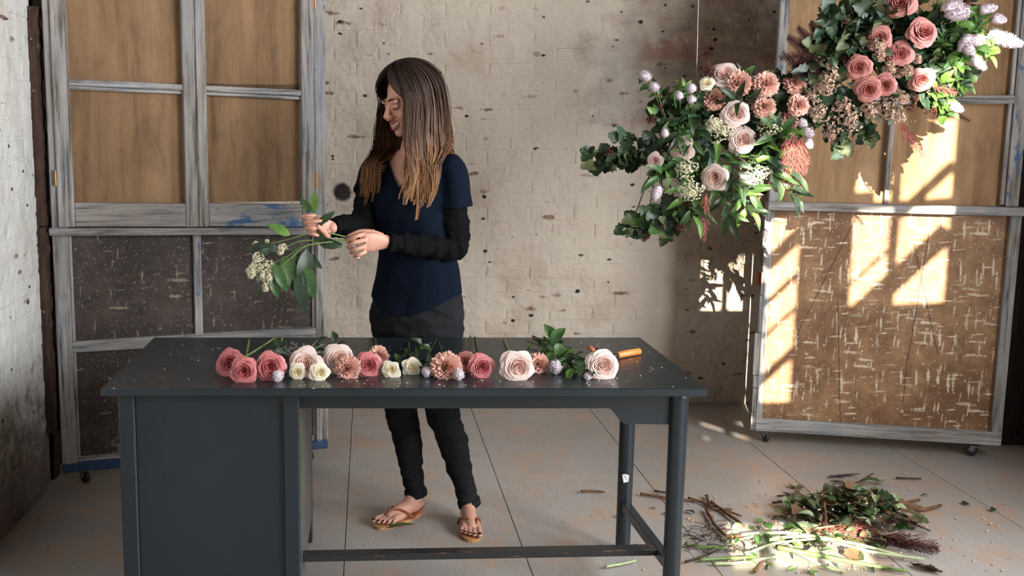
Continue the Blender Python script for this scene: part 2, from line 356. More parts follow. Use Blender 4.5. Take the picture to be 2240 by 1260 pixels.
simple('stem_green', srgb(108, 130, 70), .5, .2, 30); simple('stem_dark', srgb(62, 66, 38), .6, .3, 30); simple('stem_pale', srgb(168, 178, 130), .5, .2, 30); simple('twig', srgb(104, 72, 48), .8, .35, 30, bump=.3); simple('twig_dark', srgb(58, 42, 32), .8, .35, 30); simple('wire', srgb(170, 165, 158), .4, metal=.8); simple('moss', srgb(30, 38, 24), .9, .4, 30)
simple('orange_handle', srgb(224, 132, 64), .35, .05); simple('black_plastic', srgb(24, 24, 26), .35)
# person
simple('skin', srgb(206, 150, 126), .5, .06, 12, c2=srgb(214, 160, 138), **{'Subsurface_Weight': .12, 'Subsurface_Radius': (.01, .004, .002)}); simple('lips', srgb(168, 84, 80), .4, .05); simple('teeth', srgb(236, 228, 214), .3, .02); simple('nail_polish', srgb(50, 16, 26), .2, .05); simple('brow', srgb(52, 34, 24), .7)
simple('eye_white', srgb(210, 205, 198), .3, .03)
simple('navy_jersey', srgb(9, 18, 32), .9, .15, 60, bump=.1, **{'Specular_IOR_Level': .12}); simple('black_jersey', srgb(9, 10, 11), .9, .15, 60, bump=.1, **{'Specular_IOR_Level': .12})
simple('leather_tan', srgb(158, 92, 56), .5, .2, 40); simple('sole_tan', srgb(190, 138, 92), .6, .15, 40)
def denim():
    t = NT('washed_black_denim'); p = t.obj(); n = t.noise(p, 7, 5); f = t.noise(t.mapp(p, (1, 1, .3)), 220, 2)
    col = t.mix(t.step(n, .4, .75), srgb(17, 18, 20), srgb(34, 34, 37)); col = t.mix(t.math('MULTIPLY', f, .28), col, srgb(58, 58, 60)); M['denim'] = t.fin(col, .9, t.bump(f, .15, .002), **{'Specular_IOR_Level': .15})
denim()
def hairmat():
    t = NT('hair_brown_to_caramel'); p = t.obj(); z = t.xyz(p)[2]; a = t.n('ShaderNodeAttribute', _attribute_name='strand').outputs['Fac']
    f = t.math('ADD', t.math('MULTIPLY', t.math('SUBTRACT', a, .5), .17), z)
    col = t.ramp(t.step(f, 1.22, 1.76), [(.0, srgb(180, 132, 90)), (.18, srgb(146, 102, 68)), (.40, srgb(100, 72, 54)), (.68, srgb(70, 51, 40)), (.9, srgb(40, 30, 26))])
    M['hair'] = t.fin(col, .5, None, **{'Specular_IOR_Level': .22})
hairmat()
# ================================================================ THE ROOM
XL, YB, YF, ZC = -1.34, 5.615, -2.6, 4.25
rng = random.Random(7)
# ---- floor: painted sheets laid on a base
fl = MB().box(((XL+XR)/2, (YF+YB)/2, -.06), (XR-XL+1.2, YB-YF+.6, .1)).build('floor', M['black_timber'], None, False, kind='structure')
def sheet_mesh(w, l):
    return MB().box((0, 0, -.005), (w-.0028, l-.0028, .010), None, .0012).mesh('floorboard', M['floor'], False)
sheets = {}
x0 = -.083-.6385*3
for i in range(9):
    ya = 3.06-.35*(i % 2)-2.62*3
    while ya < YB:
        yb = min(ya+2.62, YB+.02)
        xa, xb = max(x0+i*.6385, XL-.25), min(x0+(i+1)*.6385, XR+.3)
        if xb-xa > .05:
            key = (round(xb-xa, 4), round(yb-ya, 4))
            if key not in sheets: sheets[key] = sheet_mesh(*key)
            o = link('floorboard', sheets[key], fl); o.location = ((xa+xb)/2, (ya+yb)/2, 0)
        ya = yb
# ---- ceiling and the walls behind and beside the camera
MB().box(((XL+XR)/2, (YF+YB)/2, ZC+.05), (XR-XL+.4, YB-YF+.4, .1)).build('ceiling', M['ceiling_board'], None, False, kind='structure')
def holed_wall(name, mat, axis, fix, a0, a1, holes, th=.08):
    """wall with window openings; fix = inner face, axis = the wall's normal"""
    ys = sorted({a0, a1, *[h[0] for h in holes], *[h[1] for h in holes]}); zs = sorted({0, ZC, *[h[2] for h in holes], *[h[3] for h in holes]})
    mb = MB()
    for a, b in zip(ys, ys[1:]):
        for c, d in zip(zs, zs[1:]):
            m, zm = (a+b)/2, (c+d)/2
            if any(h[0] < m < h[1] and h[2] < zm < h[3] for h in holes): continue
            mb.box((fix+th/2, m, zm) if axis == 'x' else (m, fix-th/2, zm), (th, b-a, d-c) if axis == 'x' else (b-a, th, d-c))
    return mb.build(name, mat, None, False, kind='structure')
WIN = [(-2.3, -.75, .9, 2.8), (-.45, 1.3, .9, 2.8), (1.75, 3.3, .9, 2.8)]
holed_wall('wall_right', M['plain_plaster'], 'x', XR, YF-.1, 4.70, WIN)
MB().box((XR+.11, 5.2, ZC/2), (.22, 1.0, ZC)).build('wall_right', M['black_timber'], None, False, kind='structure')
for n, h in enumerate(WIN):
    r = empty('window_%d' % (n+1), (XR+.05, (h[0]+h[1])/2, h[2]), kind='structure'); ym, zm = (h[0]+h[1])/2, (h[2]+h[3])/2
    mb = MB()
    for y in (h[0]+.02, h[1]-.02): mb.box((XR+.04, y, zm), (.05, .04, h[3]-h[2]), None, .004)
    for z in (h[2]+.02, h[3]-.02): mb.box((XR+.04, ym, z), (.05, h[1]-h[0], .04), None, .004)
    mb.build('window_frame', M['grey_wood_z'], r, False)
    MB().box((XR+.04, ym, zm), (.02, .03, h[3]-h[2]-.08), None, .004).build('muntin', M['grey_wood_z'], r, False)
    MB().box((XR+.04, ym, zm), (.018, h[1]-h[0]-.08, .03), None, .004).build('muntin', M['grey_wood_z'], r, False)
    MB().box((XR+.058, ym, zm), (.012, h[1]-h[0], h[3]-h[2])).build('sun_block_panel', M['sun_block_fabric'], r, False)  # added unseen panel closing the opening to sun behind the area lamp
# unseen tall window behind the camera: boards and braces added to mask the sun
FW = (-.27, .78, 2.11, 4.12)
holed_wall('wall_front', M['plain_plaster'], 'y', YF, XL-.2, XR+.2, [FW])
r = empty('window_4', (.25, YF-.04, FW[2]), kind='structure'); yw = YF-.004
def sun_mask_box(name, x0, x1, z0, z1, mat='grey_wood_z'): MB().box(((x0+x1)/2, yw, (z0+z1)/2), (x1-x0, .008, z1-z0), None, .001).build(name, M[mat], r, False)
sun_mask_box('muntin', -.150, -.105, 2.03, 4.12); sun_mask_box('muntin', .525, .570, 3.0, 4.12); sun_mask_box('board', .135, .375, 2.30, 4.12); sun_mask_box('muntin', .04, .07, 2.03, 2.27)
sun_mask_box('board', -.27, .78, 2.25, 2.64); sun_mask_box('board', -.03, .14, 2.60, 2.82); sun_mask_box('board', -.27, .0, 2.74, 3.40); sun_mask_box('muntin', -.27, .78, 3.70, 3.75); sun_mask_box('board', .375, .78, 2.60, 3.27); sun_mask_box('board', -.27, .14, 3.69, 4.12); sun_mask_box('board', .37, .53, 3.99, 4.12); sun_mask_box('board', .37, .46, 3.74, 3.80)  # boards added to shut out sun between the open panes
sun_mask_box('board', .24, .78, 2.10, 2.27)
for (xa, xb, c, w) in ((-.02, .15, 2.93, .045), (-.02, .15, 3.14, .02), (-.02, .15, 3.30, .030), (-.02, .15, 3.49, .07), (.37, .56, 3.0, .018), (.37, .78, 2.82, .10), (.56, .78, 3.12, .05)):
    MB().bar((xa, yw-.009, xa+c), (xb, yw-.009, xb+c), w, .006, (0, 1, 0), .001).build('sun_mask_brace', M['grey_wood_x'], r, False)  # slanting strips added to cut diagonal shade into the sun patches
for dz in (-.044, .044): MB().bar((-.29, yw-.009, 2.755+dz), (.0, yw-.009, 2.625+dz), .068, .006, (0, 1, 0), .001).build('sun_mask_brace', M['grey_wood_x'], r, False)  # two strips added to leave one thin slit of sun
# ---- brick walls: mortar slab plus bricks under thick paint
def brick_meshes(mat, L, H, dep, axis):
    out = []
    for k in range(7):
        r = random.Random(50+k); b = .0065; mb = MB(); P = []
        for (d, ins) in ((-.02, 0), (dep*.45, .0008), (dep, b)):
            for (sx, sz) in ((-1, -1), (1, -1), (1, 1), (-1, 1)):
                j = .0022 if d > 0 else 0
                lx = sx*(L/2-ins)+r.uniform(-j, j); lz = sz*(H/2-ins)+r.uniform(-j, j); dd = d+r.uniform(-j, j)*.5
                P.append((lx, -dd, lz) if axis == 'y' else (dd, -lx, lz))
        P.append((0, -dep-r.uniform(-.001, .002), 0) if axis == 'y' else (dep+r.uniform(-.001, .002), 0, 0))
        F = []
        for i in range(2):
            for j in range(4): F.append((i*4+j, i*4+(j+1) % 4, i*4+4+(j+1) % 4, i*4+4+j))
        for j in range(4): F.append((8+j, 8+(j+1) % 4, 12))
        out.append(mb.add(P, F).mesh('brick', mat, False))
    return out
def brick_wall(name, mat, axis, a0, a1, fix, show, L=.232, H=.0765, gap=.009, zt=2.75):
    if axis == 'y': w = MB().box(((a0+a1)/2, fix+.1, ZC/2), (a1-a0+.3, .2, ZC))
    else: w = MB().box((fix-.1, (a0+a1)/2, ZC/2), (.2, a1-a0, ZC))
    w = w.build(name, mat, None, False, kind='structure')
    ms = brick_meshes(mat, L-gap, H-gap, .0030, axis); half = brick_meshes(mat, L/2-gap, H-gap, .0030, axis)
    rest = MB(); r = random.Random(3); n = 0
    for c in range(int(zt/H)):
        z = (c+.5)*H; x = a0-(L*.5 if c % 2 else 0)
        while x < a1:
            xc = x+L/2; x += L; src = ms
            if xc-L/2 < a0-1e-4: xc = a0+L/4; src = half
            if xc+L/2 > a1+1e-4:
                if xc-L/4 > a1-L/4: continue
                xc = xc-L/4; src = half
            if xc > a1-L*.2: continue
            me = r.choice(src); q = Vector((xc+r.uniform(-.003, .003), fix-r.uniform(-.0020, .0016), z+r.uniform(-.0025, .0025))) if axis == 'y' else Vector((fix+r.uniform(-.0014, .0016), xc+r.uniform(-.003, .003), z+r.uniform(-.0025, .0025)))
            if show(xc, z) and n < 300:
                o = link('brick', me, w); o.location = q; n += 1; o.rotation_euler = (0, r.uniform(-.008, .008), 0) if axis == 'y' else (r.uniform(-.008, .008), 0, 0)
            else:
                rest.add([v.co+q for v in me.vertices], [tuple(p.vertices) for p in me.polygons])
    if rest.v: rest.build('bricks', mat, w, False, kind='stuff')
    return w
brick_wall('wall_back', M['painted_brick'], 'y', XL, XR+.1, YB, lambda x, z: -.28 < x < 2.18 and z < 2.26)
brick_wall('wall_left', M['whitewashed_brick'], 'x', YF, 4.27, XL, lambda y, z: y > 2.85 and z < 2.3)
# ---- timber lining of the dark doorway in the left wall
ja = U(57, 20, 4.20)
def rough_plank(name, x0, x1, y0, y1, z0, z1, mat, seed, j=.006):
    r = random.Random(seed); mb = MB(); n = 26; k = 0; secs = []
    for i in range(n+1):
        z = z0+(z1-z0)*i/n; P = []
        for (x, y) in ((x0, y0), (x1, y0), (x1, y1), (x0, y1)): P.append(Vector((x+r.uniform(-j, j), y+r.uniform(-j, j), z)))
        secs.append(P)
    V = [p for P in secs for p in P]; F = [(0, 3, 2, 1), (n*4, n*4+1, n*4+2, n*4+3)]
    for i in range(n):
        for q in range(4): F.append((i*4+q, i*4+(q+1) % 4, i*4+4+(q+1) % 4, i*4+4+q))
    return mb.add(V, F)
tr = empty('trim_1', (XL, 4.33, 0), kind='structure')
rough_plank('plank', XL-.02, XL+.035, 4.24, 4.335, 1.10, 1.965, M['dark_timber'], 1).build('plank', M['dark_timber'], tr, False)
rough_plank('plank', XL-.02, XL+.040, 4.235, 4.335, .235, 1.095, M['dark_timber'], 2).build('plank', M['dark_timber'], tr, False)
rough_plank('plank', XL-.06, XL-.005, 4.34, 4.42, 0, ZC-.3, M['black_timber'], 3).build('plank', M['black_timber'], tr, False)
MB().box((XL-.12, 4.95, ZC/2), (.16, 1.36, ZC)).build('wall_left', M['black_timber'], None, False, kind='structure')
# ---- dark timber post by the right wall
tp = empty('trim_2', (XR-.1, 4.98, 0), kind='structure')
rough_plank('post', XR-.17, XR+.0, 4.86, 5.05, 0, ZC-.002, M['black_timber'], 5, .004).build('post', M['black_timber'], tp, False)
MB().box((XR-.085, 4.95, .02), (.20, .22, .04), None, .004).build('plinth', M['black_timber'], tp, False)
# ---- iron staple in the whitewashed wall (upper left) and an orange brick stub by the rolling screen
mb = MB(); c = U(22, 36, 3.93); c.x = XL+.006
mb.tube([c+Vector((0, -.03, .0)), c+Vector((.012, -.028, .0)), c+Vector((.012, .03, -.006)), c+Vector((0, .032, -.006))], .0035, 6)
mb.build('wall_staple', M['rust_mark'], None, label='small rusty iron staple driven into the whitewashed brick wall', cat='staple')

# ================================================================ WINDOW SCREENS
def screen_frame(name, A, B, label, cat):
    """local frame: x along the screen, -y to the viewer, z up; returns root and a part builder in local coordinates"""
    A, B = Vector((*A, 0)), Vector((*B, 0)); r = empty(name, A, label, cat); d = B-A; r.rotation_euler = (0, 0, math.atan2(d.y, d.x)); return r, d.length
def part(mb, name, mat, parent, smooth=False, **kw):
    me = mb.mesh(name, mat, smooth); return link(name, me, parent, **kw)
def caster(parent, x, y, ang=0.5, r=.026):
    top = .058; c = empty('caster', (0, 0, 0), parent=parent)
    part(MB().box((x, y, top-.004), (.05, .05, .006), None, .002).tube([(x, y, top-.004), (x, y, top-.014)], .014, 12), 'caster_plate', M['steel'], c)
    ca, sa = math.cos(ang), math.sin(ang); ax = Vector((-sa, ca, 0)); w = Vector((x, y, r))+Vector((ca, sa, 0))*.012
    mb = MB()
    for s in (-1, 1): mb.bar(Vector((x, y, top-.012))+ax*.012*s, w+ax*.012*s, .02, .003, ax, .0008)
    part(mb, 'fork', M['steel'], c)
    part(MB().tube([w-ax*.009, w-ax*.007, w+ax*.007, w+ax*.009], [r*.85, r, r, r*.85], 18), 'wheel', M['black_rubber'], c, False)
def rail(x0, x1, z0, z1, y0=-.02, y1=.02, sag=0.0, bev=.003):
    """member with optional sag of its right end (old joinery)"""
    mb = MB().box(((x0+x1)/2, (y0+y1)/2, (z0+z1)/2), (x1-x0, y1-y0, z1-z0), None, bev)
    if sag:
        for v in mb.v: v.z += sag*(v.x-x0)/(x1-x0)
    return mb
# ---- screen on the left: pair of glazed sashes over boarded lower part
SA, SB = (-1.293, 4.285), (-.192, 4.635)
S1, LW = screen_frame('window_screen', SA, SB, 'tall grey weathered window frame on casters with brown boarded panes beside the whitewashed wall', 'window screen')
G, GX, P_, PX_ = M['grey_wood_z'], M['grey_wood_x'], M['pale_wood_z'], M['pale_wood_x']
HT = 2.42
dh = Vector((SB[0]-SA[0], SB[1]-SA[1], 0)).normalized(); nrm = Vector((-dh.y, dh.x, 0))
def loc1(px, py):
    """photo pixel -> local (x,z) on the screen plane"""
    a = Vector((*SA, 0)); lo, hi = 3.2, 6.5
    for _ in range(50):
        m = (lo+hi)/2; p = U(px, py, m)
        if (p-a).dot(nrm) < 0: lo = m
        else: hi = m
    p = U(px, py, m); return (p-a).dot(dh), p.z
W1 = LW
st = .062
part(rail(0, st, .058, HT, -.03, .03), 'stile', G, S1); part(rail(W1-.050, W1, .09, HT, -.03, .03), 'stile', G, S1)
part(rail(0, W1, HT-.06, HT, -.03, .03), 'top_rail', GX, S1)
zl = loc1(118, 497)[1]; SAG = -.030
part(rail(-.012, W1-.03, zl-.030, zl, -.055, .03, SAG, .004), 'ledge', GX, S1)
zb0 = zl+.004; zb1 = loc1(160, 442)[1]
xs0 = loc1(119, 300)[0]; xm = loc1(428, 300)[0]; xe = W1-.053
def sash(x0, x1, sagm, lh, sag0, sag1):
    s = empty('sash', (0, 0, 0), parent=S1); w = .062
    la, lb = (w*1.05, .052) if lh else (.042, .056)
    def bz(x, z): return z
    part(rail(x0, x0+la, zb0+sag0-.002, HT-.065, -.042, .008), 'sash_stile', G, s); part(rail(x1-lb, x1, zb0+sag1-.002, HT-.065, -.042, .008), 'sash_stile', G, s)
    part(rail(x0+la, x1-lb, zb0+sag0, zb1+sag0, -.038, .006, sag1-sag0), 'bottom_rail', M['blue_flaked_wood_x'] if not lh else GX, s)
    zc = loc1(270, 186)[1]
    part(rail(x0+la-.006, x1-lb+.006, zc-.005+sagm, zc+.020+sagm, -.036, .004, -.016), 'glazing_bar', PX_, s)
    part(rail(x0+la-.004, x1-lb+.004, zc-.020+sagm, zc-.006+sagm, -.026, .004, -.016), 'glazing_bead', PX_, s)
    part(rail(x0+la, x1-lb, HT-.12, HT-.066, -.038, .006), 'sash_top_rail', GX, s)
    for (za, zb) in ((zb1-.005, zc), (zc-.006, HT-.1)):
        part(MB().box(((x0+x1)/2+.01, .006, (za+zb)/2), (x1-x0-la-lb+.03, .006, zb-za+.02)), 'hessian_panel', M['hessian_board'], s)
    hx = x0-.004 if lh else x1+.003
    for (px, py) in (((134, 388),) if lh else ((700, 392), (700, 5))):
        z = loc1(px, py)[1]; part(MB().tube([(hx, -.044, z-.032), (hx, -.044, z+.032)], .0035, 8).box((hx, -.043, z), (.012, .002, .062)), 'hinge', M['brass'], s)
sash(xs0, xm-.001, -.0, True, 0, -.014); sash(xm+.001, xe, -.018, False, -.014, SAG)
# lower half: dark splattered boards with cover strips
lx0 = st+.004; lx1 = W1-.053
z745 = loc1(150, 748)[1]; z770 = loc1(150, 770)[1]; xc = loc1(432, 620)[0]; z_b = loc1(150, 1004)[1]
for (xa, xb) in ((st-.005, xc), (xc, W1-.045)): part(MB().box(((xa+xb)/2, .004, (z745+zl-.02)/2), (xb-xa-.002, .012, zl-z745+.02)), 'board', M['splattered_dark_board'], S1)
part(MB().box(((st+W1-.05)/2, .004, (z_b+z770)/2), (W1-.05-st+.01, .012, z770-z_b+.03)), 'board', M['splattered_dark_board'], S1)
part(rail(xc-.018, xc+.016, z745, zl-.032-.012, -.022, .0), 'cover_strip', M['blue_flaked_wood_z'], S1)
part(rail(st, W1-.05, z770, z745+.006, -.028, .0), 'middle_rail', GX, S1)
part(rail(st, st+.014, z_b, zl-.03, -.016, 0), 'bead', P_, S1); part(rail(W1-.062, W1-.05, z_b, zl-.06, -.016, 0), 'bead', P_, S1)
part(rail(st, W1-.05, z_b-.012, z_b+.010, -.02, 0), 'bead', PX_, S1)
simple('navy_flaked_paint', srgb(38, 66, 98), .7, .3, 30, c2=srgb(52, 84, 118), bump=.3)
part(rail(0, W1, .058, z_b-.012, -.036, .034), 'foot_rail', M['navy_flaked_paint'], S1)
part(rail(W1-.052, W1+.002, .10, .36, -.034, .03), 'stile_patch', M['blue_flaked_wood_z'], S1)
for x in (.085, W1-.09): caster(S1, x, 0, -1.0)
# ---- rolling screen on the right
TA, TB = (1.862, 4.90), (2.880, 4.64)
S2, LW2 = screen_frame('rolling_window_screen', TA, TB, 'pale window frame on casters with scratched brown board, standing in patches of sun', 'window screen')
SA, SB = TA, TB; dh = Vector((SB[0]-SA[0], SB[1]-SA[1], 0)).normalized(); nrm = Vector((-dh.y, dh.x, 0))
W2 = LW2; z_l = loc1(1690, 440)[1]; zlo = loc1(1690, 458)[1]
part(rail(-.006, W2+.012, zlo, z_l, -.055, .03, -.008, .004), 'ledge', PX_, S2)
part(rail(-.004, .026, .06, zlo, -.03, .03), 'stile', P_, S2); part(rail(W2-.045, W2, .07, zlo, -.03, .03), 'stile', G, S2)
# ragged outer edge of the left stile
r = random.Random(4); mb = MB(); zz = .062; k = 0
while zz < zlo-.02:
    h = r.uniform(.05, .22); w = max(0.004, (.024*(1-(zz/zlo))+r.uniform(-.004, .010))); h = min(h, zlo-.02-zz)
    mb.box((-.004-w/2, -.018, zz+h/2), (w, .022, h-.003), None, .002); zz += h
part(mb, 'splintered_edge', P_, S2)
zb = loc1(1750, 918)[1]
part(MB().box((W2/2, .002, (zb+zlo)/2), (W2-.06, .012, zlo-zb+.02)), 'board', M['splattered_brown_board'], S2)
part(rail(-.004, W2, .060, zb, -.032, .03, .006), 'foot_rail', PX_, S2)
xcm = loc1(1941, 360)[0]; xsr = loc1(2205, 330)[0]
part(rail(.0, .045, z_l, HT, -.025, .02), 'upper_stile', M['blue_flaked_wood_z'], S2); part(rail(xsr, xsr+.052, z_l-.006, HT, -.03, .025), 'upper_stile', M['blue_flaked_wood_z'], S2)
part(rail(xcm-.008, xcm+.012, z_l, HT-.05, -.03, .01), 'mullion', P_, S2)
zc = loc1(2150, 216)[1]
part(rail(.045, xsr, zc-.022, zc+.014, -.028, .008), 'glazing_bar', PX_, S2); part(rail(0, xsr+.05, HT-.05, HT, -.03, .02), 'top_rail', PX_, S2)
part(rail(xsr-.018, xsr, z_l, HT-.05, -.018, .006), 'bead', P_, S2)
for (xa, xb) in ((.04, xcm), (xcm, xsr)):
    for (za, zb_) in ((z_l-.01, zc), (zc, HT-.04)):
        part(MB().box(((xa+xb)/2, .012, (za+zb_)/2), (xb-xa-.002, .006, zb_-za)), 'hessian_panel', M['hessian_board_warm'], S2)
# cracks and long scratches across the board
simple('dark_scratch', srgb(70, 48, 32), .8)
for (a, b) in (((1870, 480), (1735, 748)), ((1832, 655), (1838, 930)), ((2035, 490), (1985, 790)), ((1998, 530), (2052, 780)), ((1985, 770), (1975, 880))):
    pa, pb = loc1(*a), loc1(*b); part(MB().bar((pa[0], -.0045, pa[1]), (pb[0], -.0045, pb[1]), .0016, .002, (0, 1, 0), 0), 'scratch', M['dark_scratch'], S2)
for x, an in ((.055, 1.9), (W2-.10, 2.6)): caster(S2, x, 0, an)
c = U(1666, 610, 5.60); MB().box((c.x, YB-.012, c.z), (.05, .03, .062), None, .006).build('brick_stub', M['orange_brick'], None, False, label='orange broken brick stub sticking out of the painted wall', cat='brick')
# loose cable / pale batten on floor in the sun, near the wall
# ================================================================ DESK
TZ = .75; DX0, DX1, DY0, DY1 = -.769, .977, 2.947, 3.70
K = empty('desk', ((DX0+DX1)/2, (DY0+DY1)/2, 0), 'slate-grey painted wooden desk with closed pedestal and round legs', 'desk')
dm, dw = M['desk'], M['desk_worn']
MB().box(((DX0+DX1)/2, (DY0+DY1)/2, TZ-.0125), (DX1-DX0, DY1-DY0, .025), None, .0035).build('desk_top', dm, K, False)
# pedestal with posts and recessed panels
PXA, PXB, PYA, PYB, PZ = -.732, -.204, 2.99, 3.685, .10
pd = empty('pedestal', wloc(K)*0, parent=K)
for (x, y) in ((PXA+.024, PYA+.024), (PXB-.022, PYA+.024), (PXA+.024, PYB-.024), (PXB-.022, PYB-.024)):
    MB().box((x, y, (TZ-.025)/2), (.048, .048, TZ-.025), None, .004).build('post', dm, pd, False)
for (x0, x1, y) in ((PXA+.048, PXB-.044, PYA+.022), (PXA+.048, PXB-.044, PYB-.022)):
    MB().box(((x0+x1)/2, y, (PZ+TZ-.025)/2), (x1-x0, .016, TZ-.025-PZ), None, .001).build('panel', dm, pd, False)
MB().box((PXB-.006, (PYA+PYB)/2, (PZ+TZ-.025)/2), (.014, PYB-PYA-.09, TZ-.025-PZ), None, .001).build('side_panel', M['lit_grey_side'], pd, False)
MB().box((PXA+.012, (PYA+PYB)/2, (PZ+TZ-.025)/2), (.014, PYB-PYA-.09, TZ-.025-PZ), None, .001).build('side_panel', dm, pd, False)
MB().box(((PXA+PXB)/2, (PYA+PYB)/2, PZ+.006), (PXB-PXA-.02, PYB-PYA-.02, .012)).build('pedestal_base', dm, pd, False)
# round legs
LF = (.926, 3.045); LB = (.907, 3.565)
for (x, y) in (LF, LB): MB().tube([(x, y, 0), (x, y, .01), (x, y, .70), (x, y, TZ-.025)], [.024, .0255, .0275, .0275], 24).build('leg', dm, K)
f_ = U(1366, 1046, 3.54)
MB().add([(LB[0]-.012, LB[1]-.0275, f_.z-.016), (LB[0]+.004, LB[1]-.0295, f_.z-.012), (LB[0]+.006, LB[1]-.029, f_.z+.012), (LB[0]-.010, LB[1]-.0275, f_.z+.017), (LB[0]-.018, LB[1]-.024, f_.z+.012)], [(0, 1, 2, 3, 4)]).build('paint_chip', M['white_paint_flake'], K, False)
# aprons with curved bracket at the legs
def apron(y, th, name='apron'):
    prof = [(PXB-.01, .664), (.70, .664)]
    for i in range(9):
        t = i/8; prof.append((.715+.055*t, .664-.048*(.5-.5*math.cos(math.pi*t))))
    prof += [(LF[0], .614), (LF[0], TZ-.0255), (PXB-.01, TZ-.0255)]
    n = len(prof); V = [(x, y-th/2, z) for x, z in prof]+[(x, y+th/2, z) for x, z in prof]
    F = [tuple(range(n))]+[tuple(range(2*n-1, n-1, -1))]+[(i, i+n, (i+1) % n+n, (i+1) % n) for i in range(n)]
    MB().add(V, F).build(name, dm, K, False)
apron(3.06, .024); apron(3.60, .022)
MB().box((LF[0]-.002, (LF[1]+LB[1])/2, .675), (.022, LB[1]-LF[1]-.03, .095), None, .003).build('side_apron', dm, K, False)
# stretchers
MB().bar((LB[0], LB[1]-.015, .175), (LF[0], LF[1]+.01, .165), .03, .036, (0, 0, 1), .003).build('stretcher', dm, K, False)
MB().bar((PXB-.01, 3.115, .172), (.915, 3.165, .172), .045, .022, (0, 0, 1), .003).build('stretcher', dw, K, False)

# ================================================================ PLANT PIECES (prototypes)
def petal(mb, ang, R, H, wid, flare=0., curl=0., rb=.28, nu=7, nv=6, tip=.08, seed=0, lean=0.):
    r = random.Random(seed); k = len(mb.v); ph = r.uniform(0, 6)
    for j in range(nv+1):
        v = j/nv
        for i in range(nu+1):
            u = -1+2*i/nu
            ve = v*(1-.20*abs(u)**3.2+tip*math.exp(-(u*3)**2))
            w = wid*(.42+.58*math.sin(min(v*1.2, 1)*math.pi/2))
            a = ang+u*w
            q = max(0, (ve-.70)/.30); b_ = min(1, ve/.70)
            rr = R*(rb+(1-rb)*b_**.6)+flare*q*(.55+.45*q)+lean*ve
            z = H*(.90*b_+.10*math.sin(min(q, 1)*1.9))-curl*q*q
            rr += .018*math.sin(u*5+ph)*v; z += .015*math.sin(u*4+ph*2)*v
            rr += .05*R*(abs(u)**2)*v      # petal edges overlap outwards
            mb.v.append(Vector((rr*math.cos(a), rr*math.sin(a), z)))
    for j in range(nv):
        for i in range(nu):
            a = k+j*(nu+1)+i; mb.f.append((a, a+1, a+nu+2, a+nu+1))
def make_rose(layers_in, layers_out, seed):
    r = random.Random(seed); heart = MB(); outs = []
    heart.tube([(0, 0, .0), (0, 0, .30), (.01, 0, .55)], [.16, .13, .05], 8)
    off = r.uniform(0, 6)
    for (n, R, H, wid, fl, cu) in layers_in:
        off += .7
        for i in range(n):
            petal(heart, off+i*6.283/n+r.uniform(-.15, .15), R*r.uniform(.93, 1.07), H*r.uniform(.95, 1.05), wid, fl, cu, .35, 7, 5, .04, r.random())
    for (n, R, H, wid, fl, cu) in layers_out:
        off += .6
        for i in range(n):
            m = MB(); petal(m, off+i*6.283/n+r.uniform(-.15, .15), R*r.uniform(.95, 1.05), H*r.uniform(.92, 1.08), wid, fl*r.uniform(.8, 1.2), cu*r.uniform(.7, 1.3), .25, 6, 5, .07, r.random()); outs.append(m.mesh('petal'))
    for o in outs: o.materials.append(M['petal_pink']); o.polygons.foreach_set('use_smooth', [True]*len(o.polygons))
    return heart.mesh('rose_heart', M['petal_pink']), outs
GARDEN = [make_rose([(2, .05, .62, 1.7, .02, 0), (3, .13, .63, 1.35, .045, .0), (3, .24, .62, 1.25, .055, .0), (4, .35, .60, 1.0, .06, .01), (5, .46, .57, .85, .065, .02)], [(5, .57, .53, .82, .09, .03), (5, .68, .47, .78, .14, .06), (6, .78, .36, .70, .20, .10), (5, .84, .22, .72, .24, .14)], s) for s in (1, 2, 3)]
SPIRAL = [make_rose([(2, .04, .72, 1.9, .02, 0), (3, .13, .74, 1.6, .045, .0), (3, .25, .73, 1.35, .06, .02), (3, .38, .70, 1.25, .08, .03)], [(4, .52, .63, 1.02, .10, .04), (5, .64, .54, .92, .14, .07), (5, .74, .40, .86, .20, .12), (4, .78, .26, .80, .24, .16)], s) for s in (4, 5, 6)]
SMALL = [make_rose([(2, .06, .56, 1.6, .02, 0), (3, .18, .58, 1.3, .06, .01), (4, .32, .54, 1.0, .08, .02)], [(5, .48, .48, .85, .13, .04), (5, .62, .38, .78, .24, .08), (5, .72, .24, .72, .30, .12)], s) for s in (7, 8)]
